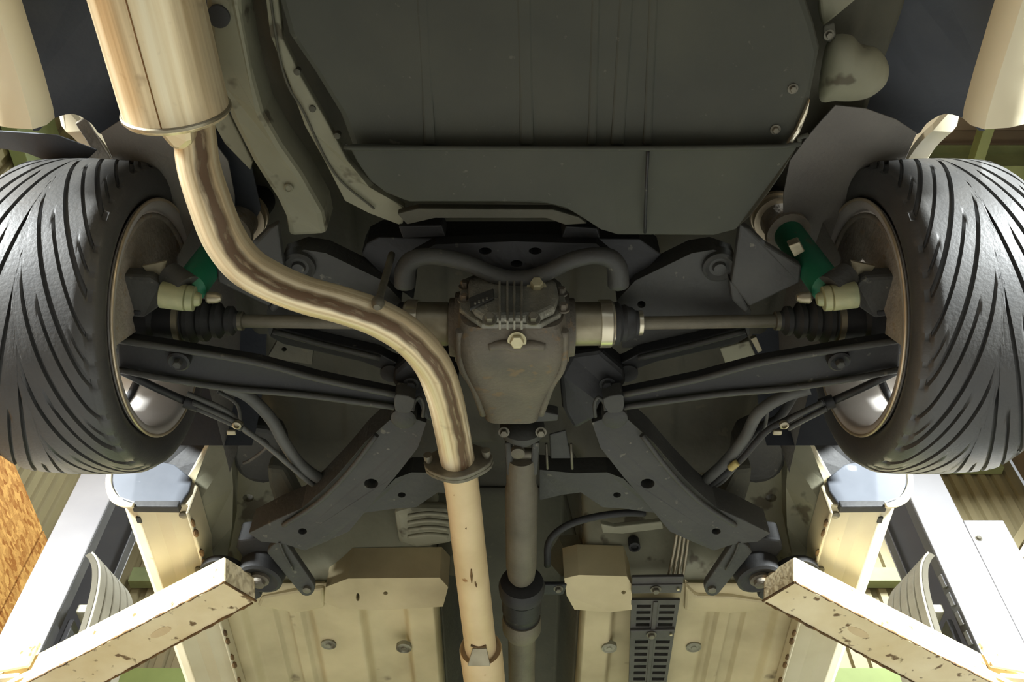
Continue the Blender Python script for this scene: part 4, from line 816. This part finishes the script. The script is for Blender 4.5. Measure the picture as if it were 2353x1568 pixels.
hose('brake_line', 'thin line looping under the hose on the filler neck side', 'cable', [(1765, 938, 1.56), (1755, 985, 1.56), (1722, 1030, 1.56), (1690, 1075, 1.56), (1650, 1115, 1.58), (1605, 1118, 1.60)], .004, M_tube)
hose('wiring_loom', 'black wiring loom running above the hose on the filler neck side', 'cable', [(1830, 900, 1.58), (1790, 960, 1.58), (1745, 985, 1.58), (1700, 1040, 1.60), (1630, 1095, 1.60)], .010, M_black)
o = lathe('cable_clip', A(1676, 1078, 1.535), A(1700, 1058, 1.535), [(0, .006), (.002, .0085), (.024, .0085), (.026, .006)], M_yellow, None, n=14); tag(o, 'yellowed clip on the brake line, filler neck side', 'clip')
o = lathe('cable_clip', A(535, 968, 1.535), A(556, 980, 1.535), [(0, .006), (.002, .0095), (.020, .0095), (.022, .006)], M_boltdark, None, n=14); tag(o, 'dull clip on the handbrake cable, silencer side', 'clip')
hose('vent_hose', 'black vent hose curving from the propeller shaft over the floor box', 'hose', [(1258, 1300, 1.60), (1262, 1245, 1.60), (1300, 1210, 1.60), (1360, 1190, 1.60), (1430, 1180, 1.61), (1480, 1180, 1.63)], .009, M_black)
def cable_guide(s, px, lab):
    t = thing('cable_guide', lab, 'bracket', A(*px[0]))
    tube('guide_rail', [A(*p) for p in px], .006, M_dark2, t, n=8)
    tube('guide_rail', [A(p[0] + 10, p[1] + 14, p[2]) for p in px], .006, M_dark2, t, n=8)
    p = A(*px[-1]); lathe('guide_screw', p + Vector((0, 0, -.006)), p + Vector((0, 0, -1)), [(-.004, .010), (.004, .010), (.006, .006), (.001, .005)], M_steel, t, n=14)
    q = A(px[-1][0] - 14, px[-1][1] + 22, px[-1][2]); box('guide_foot', q, (.02, .012, .008), M_steel, t)
cable_guide(-1, [(442, 925, 1.53), (500, 950, 1.53), (546, 972, 1.53)], 'small two-rail cable guide near the rim opening, silencer side')
cable_guide(1, [(1890, 925, 1.53), (1840, 950, 1.53), (1800, 972, 1.53)], 'small two-rail cable guide near the rim opening, filler neck side')
# brake and fuel pipes
t = thing('fuel_lines', 'four parallel metal fuel lines entering the slotted cover', 'pipes', A(1556, 1290, 1.60))
for k in range(4): tube('line', [A(1556 + k * 9, 1225, 1.64), A(1546 + k * 10, 1280, 1.62), A(1534 + k * 11, 1335, 1.585), A(1532 + k * 11, 1350, 1.58)], .0042, M_steel, t, n=8)
# slotted cover
def slot_cover():
    t = thing('slotted_pipe_cover', 'dark slotted cover strip over the floor pipes', 'cover', A(1500, 1450, 1.57))
    def W(a, b, h): # a across 0..1, b along in v
        u0 = 1452 - (b - 1330) * .030; u1 = 1572 - (b - 1330) * .19 - (0 if b < 1400 else 0)
        if b > 1400: u1 = 1559 - (b - 1400) * .16
        return (u0 + (u1 - u0) * a, b, h)
    segs = [(1380, 1455, 1.556, .22), (1462, 1640, 1.552, .22)]
    for (v0, v1, h, _) in segs:
        loop = [W(0, v0, h), W(1, v0, h), W(1, v1, h), W(0, v1, h)]; holes = []
        n = int((v1 - v0 - 10) / 14.2)
        for k in range(n):
            vc = v0 + 14 + k * 14.2
            for (a0, a1) in ((.12, .42), (.60, .92)):
                L = [W(a0, vc - 3.6, h), W(a1, vc - 3.6, h), W(a1, vc + 3.4, h), W(a0, vc + 3.4, h)]; holes.append([A(*p) for p in L])
        poly_plate('cover_plate', [A(*p) for p in loop], holes, (0, 0, .008), M_cover, t, .001)
    plate('slot_shade', [W(.04, 1385, 1.578), W(.96, 1385, 1.578), W(.96, 1640, 1.574), W(.04, 1640, 1.574)], .004, M_hole, t, bevel=0)  # dark sheet stands in for the shade of the cavity above the slots
    plate('cover_ridge', [W(.46, 1385, 1.552), W(.56, 1385, 1.552), W(.56, 1640, 1.548), W(.46, 1640, 1.548)], .006, M_cover, t, bevel=.002)
    for v0 in (1352, 1456):
        cl = plate('clamp_band', [W(-.0, v0 - 6, 1.548), W(1.0, v0 - 8, 1.548), W(1.0, v0 + 12, 1.548), W(0, v0 + 14, 1.548)], .012, M_cover, t, bevel=.003)
        hexbolt('clamp_bolt', A(*W(.48, v0 + 3, 1.546)), (0, 0, -1), .009, .010, M_boltdark, cl); hexbolt('clamp_screw', A(*W(.92, v0 + 2, 1.546)), (0, 0, -1), .004, .004, M_bolt, cl, washer=0)
    plate('cover_top', [W(0, 1328, 1.553), W(1, 1326, 1.553), W(1, 1344, 1.552), W(0, 1346, 1.552)], .01, M_cover, t)
slot_cover()
# resonator-like heat shield between the front pipe and the subframe leg, ribbed
t = thing('ribbed_heat_shield', 'ribbed olive heat shield between the front pipe and the subframe leg', 'heat shield', A(980, 1205, 1.66))
for k in range(4):
    v = 1180 + k * 16; tube('shield_rib', [A(938, v + 6, 1.645), A(985, v, 1.64), A(1030, v + 4, 1.645)], .0055, M_under, t, n=8)
plate('shield_face', [(905, 1178, 1.67), (940, 1168, 1.66), (1030, 1170, 1.66), (1040, 1250, 1.66), (960, 1262, 1.66), (915, 1250, 1.67)], .03, M_under, t, bevel=.012)
t = thing('breather_cap', 'round black breather cap behind the slotted pipe cover', 'cap', A(1457, 1250, 1.66))
lathe('cap_body', A(1457, 1252, 1.66), A(1457, 1252, 1.66) + Vector((0, -.2, -1)), [(-.02, .015), (.012, .015), (.014, .010), (.006, .008)], M_black, t, n=20)
plate('cap_bracket', [(1380, 1205, 1.66), (1412, 1212, 1.66), (1520, 1200, 1.66), (1525, 1216, 1.66), (1430, 1228, 1.66), (1385, 1226, 1.66)], .015, M_under, t)

# ================================================================== the lift
def build_lift(s):
    W = 'below the silencer side sill' if s < 0 else 'below the sill with the slotted cover'
    W2 = 'in front of the strand board wall' if s < 0 else 'with a side box'
    # swing arm, coordinates for the right side (mirrored for the left)
    p0 = Vector((.655, 1.765)); dr = Vector((.816, .577)); nr = Vector((-.577, .816)); L = .95
    def Q(a, b, h): q = p0 + dr * a + nr * b; return H((q.x, q.y, h))
    a = thing('lift_outrigger', 'chipped cream swing arm ' + W, 'lift arm', Q(.4, .05, 1.46) if s > 0 else Vector((-Q(.4, .05, 0).x, Q(.4, .05, 0).y, 1.96)))
    hb, ht = 1.422, 1.512
    V = []
    for (aa, w0, w1) in ((0, 0, .092), (.96, -.012, .118)):
        sk = .045 if aa == 0 else 0
        for b, h in ((w0, hb), (w1, hb), (w1, ht), (w0, ht)):
            V.append(Q(aa + (sk * 0 if b == w0 else -.012 if aa == 0 else 0) + ((.03 if h == ht else 0) if aa == 0 else 0), b, h))
    mk('arm_tube', V, [(0, 1, 2, 3), (4, 7, 6, 5), (0, 4, 5, 1), (1, 5, 6, 2), (2, 6, 7, 3), (3, 7, 4, 0)], M_arm, a, False, .004, s)
    # rusty chipped bottom edges
    random.seed(3)
    for b, nm in ((.0, 'edge_rust'), (.092, 'edge_rust')):
        pts = [Q(x, b + (x * (-.0125) if b == 0 else x * .027) + random.uniform(-.0012, .0012), hb - .0005) for x in lin(.0, .93, 60)]
        rr = [random.uniform(.0012, .0042) * (1.0 if b else .9) for _ in pts]; tube(nm, pts, rr, M_rust, a, s=s, n=7, sm=0)
    bar('end_edge', Q(.0, -.002, hb), Q(-.012, .094, hb), .006, .006, M_rust, a, s=s)
    poly_plate('weld_scar', [Q(.26 + .035 * math.cos(k * .52), .045 + .012 * math.sin(k * .52), hb - .0006) for k in range(12)], [], (0, 0, .004), M_exh2, a, 0, s)
    lathe('rubber_pad', Q(.09, .05, ht), Q(.09, .05, ht) + Vector((0, 0, 1)), [(0, .03), (.004, .055), (.022, .055), (.024, .02)], M_black, a, n=28, s=s)
    # bracket at root of the arm
    bar('root_gusset', Q(.70, -.02, 1.50), Q(.93, -.075, 1.52), .012, .07, M_arm, a, s=s)
    poly_plate('root_plate', [Q(.72, -.025, 1.44), Q(1.02, -.025, 1.44), Q(1.02, -.13, 1.44), Q(.93, -.13, 1.44)], [], (0, 0, .012), M_arm, a, .003, s)
    lathe('pivot_boss', Q(.99, .05, 1.38), Q(.99, .05, 2.4), [(0, .055), (.0, .075), (.19, .075), (.19, .02)], M_arm, a, n=32, s=s)
    # column
    c = thing('lift_tower', 'silver lift column ' + W2, 'lift column', (s * 1.55, 2.7, 0))
    x0, x1, y0, y1 = 1.455, 1.605, 2.55, 2.86
    def pl(nm, xa, xb, ya, yb, za, zb, m, bev=.003): return box(nm, ((xa + xb) / 2, (ya + yb) / 2, (za + zb) / 2), (xb - xa, yb - ya, zb - za), m, c, None, bev, s)
    pl('rear_flange', x0, x1, y0, y0 + .008, 0, 4.2, M_col); pl('front_flange', x0, x1, y1 - .008, y1, 0, 4.2, M_col); pl('column_web', x1 - .008, x1, y0 + .008, y1 - .008, 0, 4.2, M_colin)
    pl('inner_lip', x0, x0 + .008, y0 + .008, y0 + .06, 0, 4.2, M_colin); pl('inner_lip', x0, x0 + .008, y1 - .06, y1 - .008, 0, 4.2, M_colin)
    pl('base_plate', x0 - .15, x1 + .15, y0 - .15, y1 + .15, 0, .02, M_col)
    if s > 0:
        pl('side_box', x1 - .002, 1.745, y0 - .004, y0 + .05, 1.6, 2.825, M_col)
        hexbolt('box_bolt', (1.625, y0 - .004, 2.74), (0, -1, 0), .008, .008, M_boltdark, c)
        # locking ladder
        for k in range(9):
            z = 1.95 + k * .075; lp = [Vector((x0 - .006, y0 + .016, z)), Vector((x0 - .006, y0 + .04, z + .012)), Vector((x0 - .006, y0 + .04, z + .06)), Vector((x0 - .006, y0 + .016, z + .052))]
            poly_plate('latch_tooth', lp, [], (.008, 0, 0), M_col, c, .001, s)
    # carriage
    g = thing('lift_carriage', ('grey carriage sliding in the column ' + W2), 'carriage', (s * 1.42, 2.68, 1.7))
    box('carriage_plate', (1.44, 2.705, 2.10), (.02, .17, .72), M_colin, g, None, .004, s)
    for k, (y, z) in enumerate(((2.68, 2.16), (2.70, 2.12), (2.672, 2.08))):
        lathe('carriage_hole', Vector((1.428, y, z)), Vector((1, y, z)), [(0, .007), (.003, .007)], M_hole, g, n=14, s=s)
    poly_plate('carriage_fin', [Vector((1.428, 2.60, 1.75)), Vector((1.428, 2.60, 2.26)), Vector((1.40, 2.60, 2.26)), Vector((1.35, 2.60, 1.80))], [], (0, .012, 0), M_colin, g, .002, s)
    box('carriage_stop', (1.40, 2.66, 2.50), (.07, .09, .03), M_guard, g, None, .003, s)
    box('arm_bracket', (1.40, 2.50, 1.90), (.16, .26, .03), M_arm, g, None, .004, s); box('arm_bracket', (1.40, 2.50, 2.06), (.16, .26, .03), M_arm, g, None, .004, s)
    # ribbed door guard on the carriage
    d = thing('door_guard', ('ribbed grey rubber guard bending towards the sill ' + ('on the strand board side' if s < 0 else 'on the side box column')), 'rubber guard', (s * 1.38, 2.56, 2.4))
    prof = [(1.335, 2.575), (1.315, 2.555), (1.288, 2.51), (1.262, 2.42), (1.245, 2.28), (1.236, 2.10), (1.234, 1.98)]
    cr = cat_rom([Vector((x, 0, z)) for x, z in prof], 5)
    def strip(nm, ya, yb, off, th, m, par):
        V = []; n = len(cr)
        for i, p in enumerate(cr):
            T = (cr[min(i + 1, n - 1)] - cr[max(i - 1, 0)]).normalized(); nn = Vector((-T.z, 0, T.x)); nn = -nn if nn.x > 0 else nn
            for y in (ya, yb):
                for o_ in (off, off + th): q = p + nn * o_; V.append(Vector((q.x - (y - 2.52) * .34, y, q.z)))
        Fc = []
        for i in range(n - 1):
            a_, b_ = i * 4, (i + 1) * 4
            for q, r in ((0, 1), (1, 3), (3, 2), (2, 0)): Fc.append((a_ + q, a_ + r, b_ + r, b_ + q))
        Fc += [(0, 2, 3, 1), ((n - 1) * 4, (n - 1) * 4 + 1, (n - 1) * 4 + 3, (n - 1) * 4 + 2)]
        ob = mk(nm, V, Fc, m, par, False, .0015, s); fix(ob); return ob
    bk = strip('guard_back', 2.425, 2.615, -.018, .018, M_guardg, d)
    for k in range(5): strip('rib', 2.427 + k * .038, 2.427 + k * .038 + .030, .0, .007, M_guard, d)
for s in (-1, 1): build_lift(s)
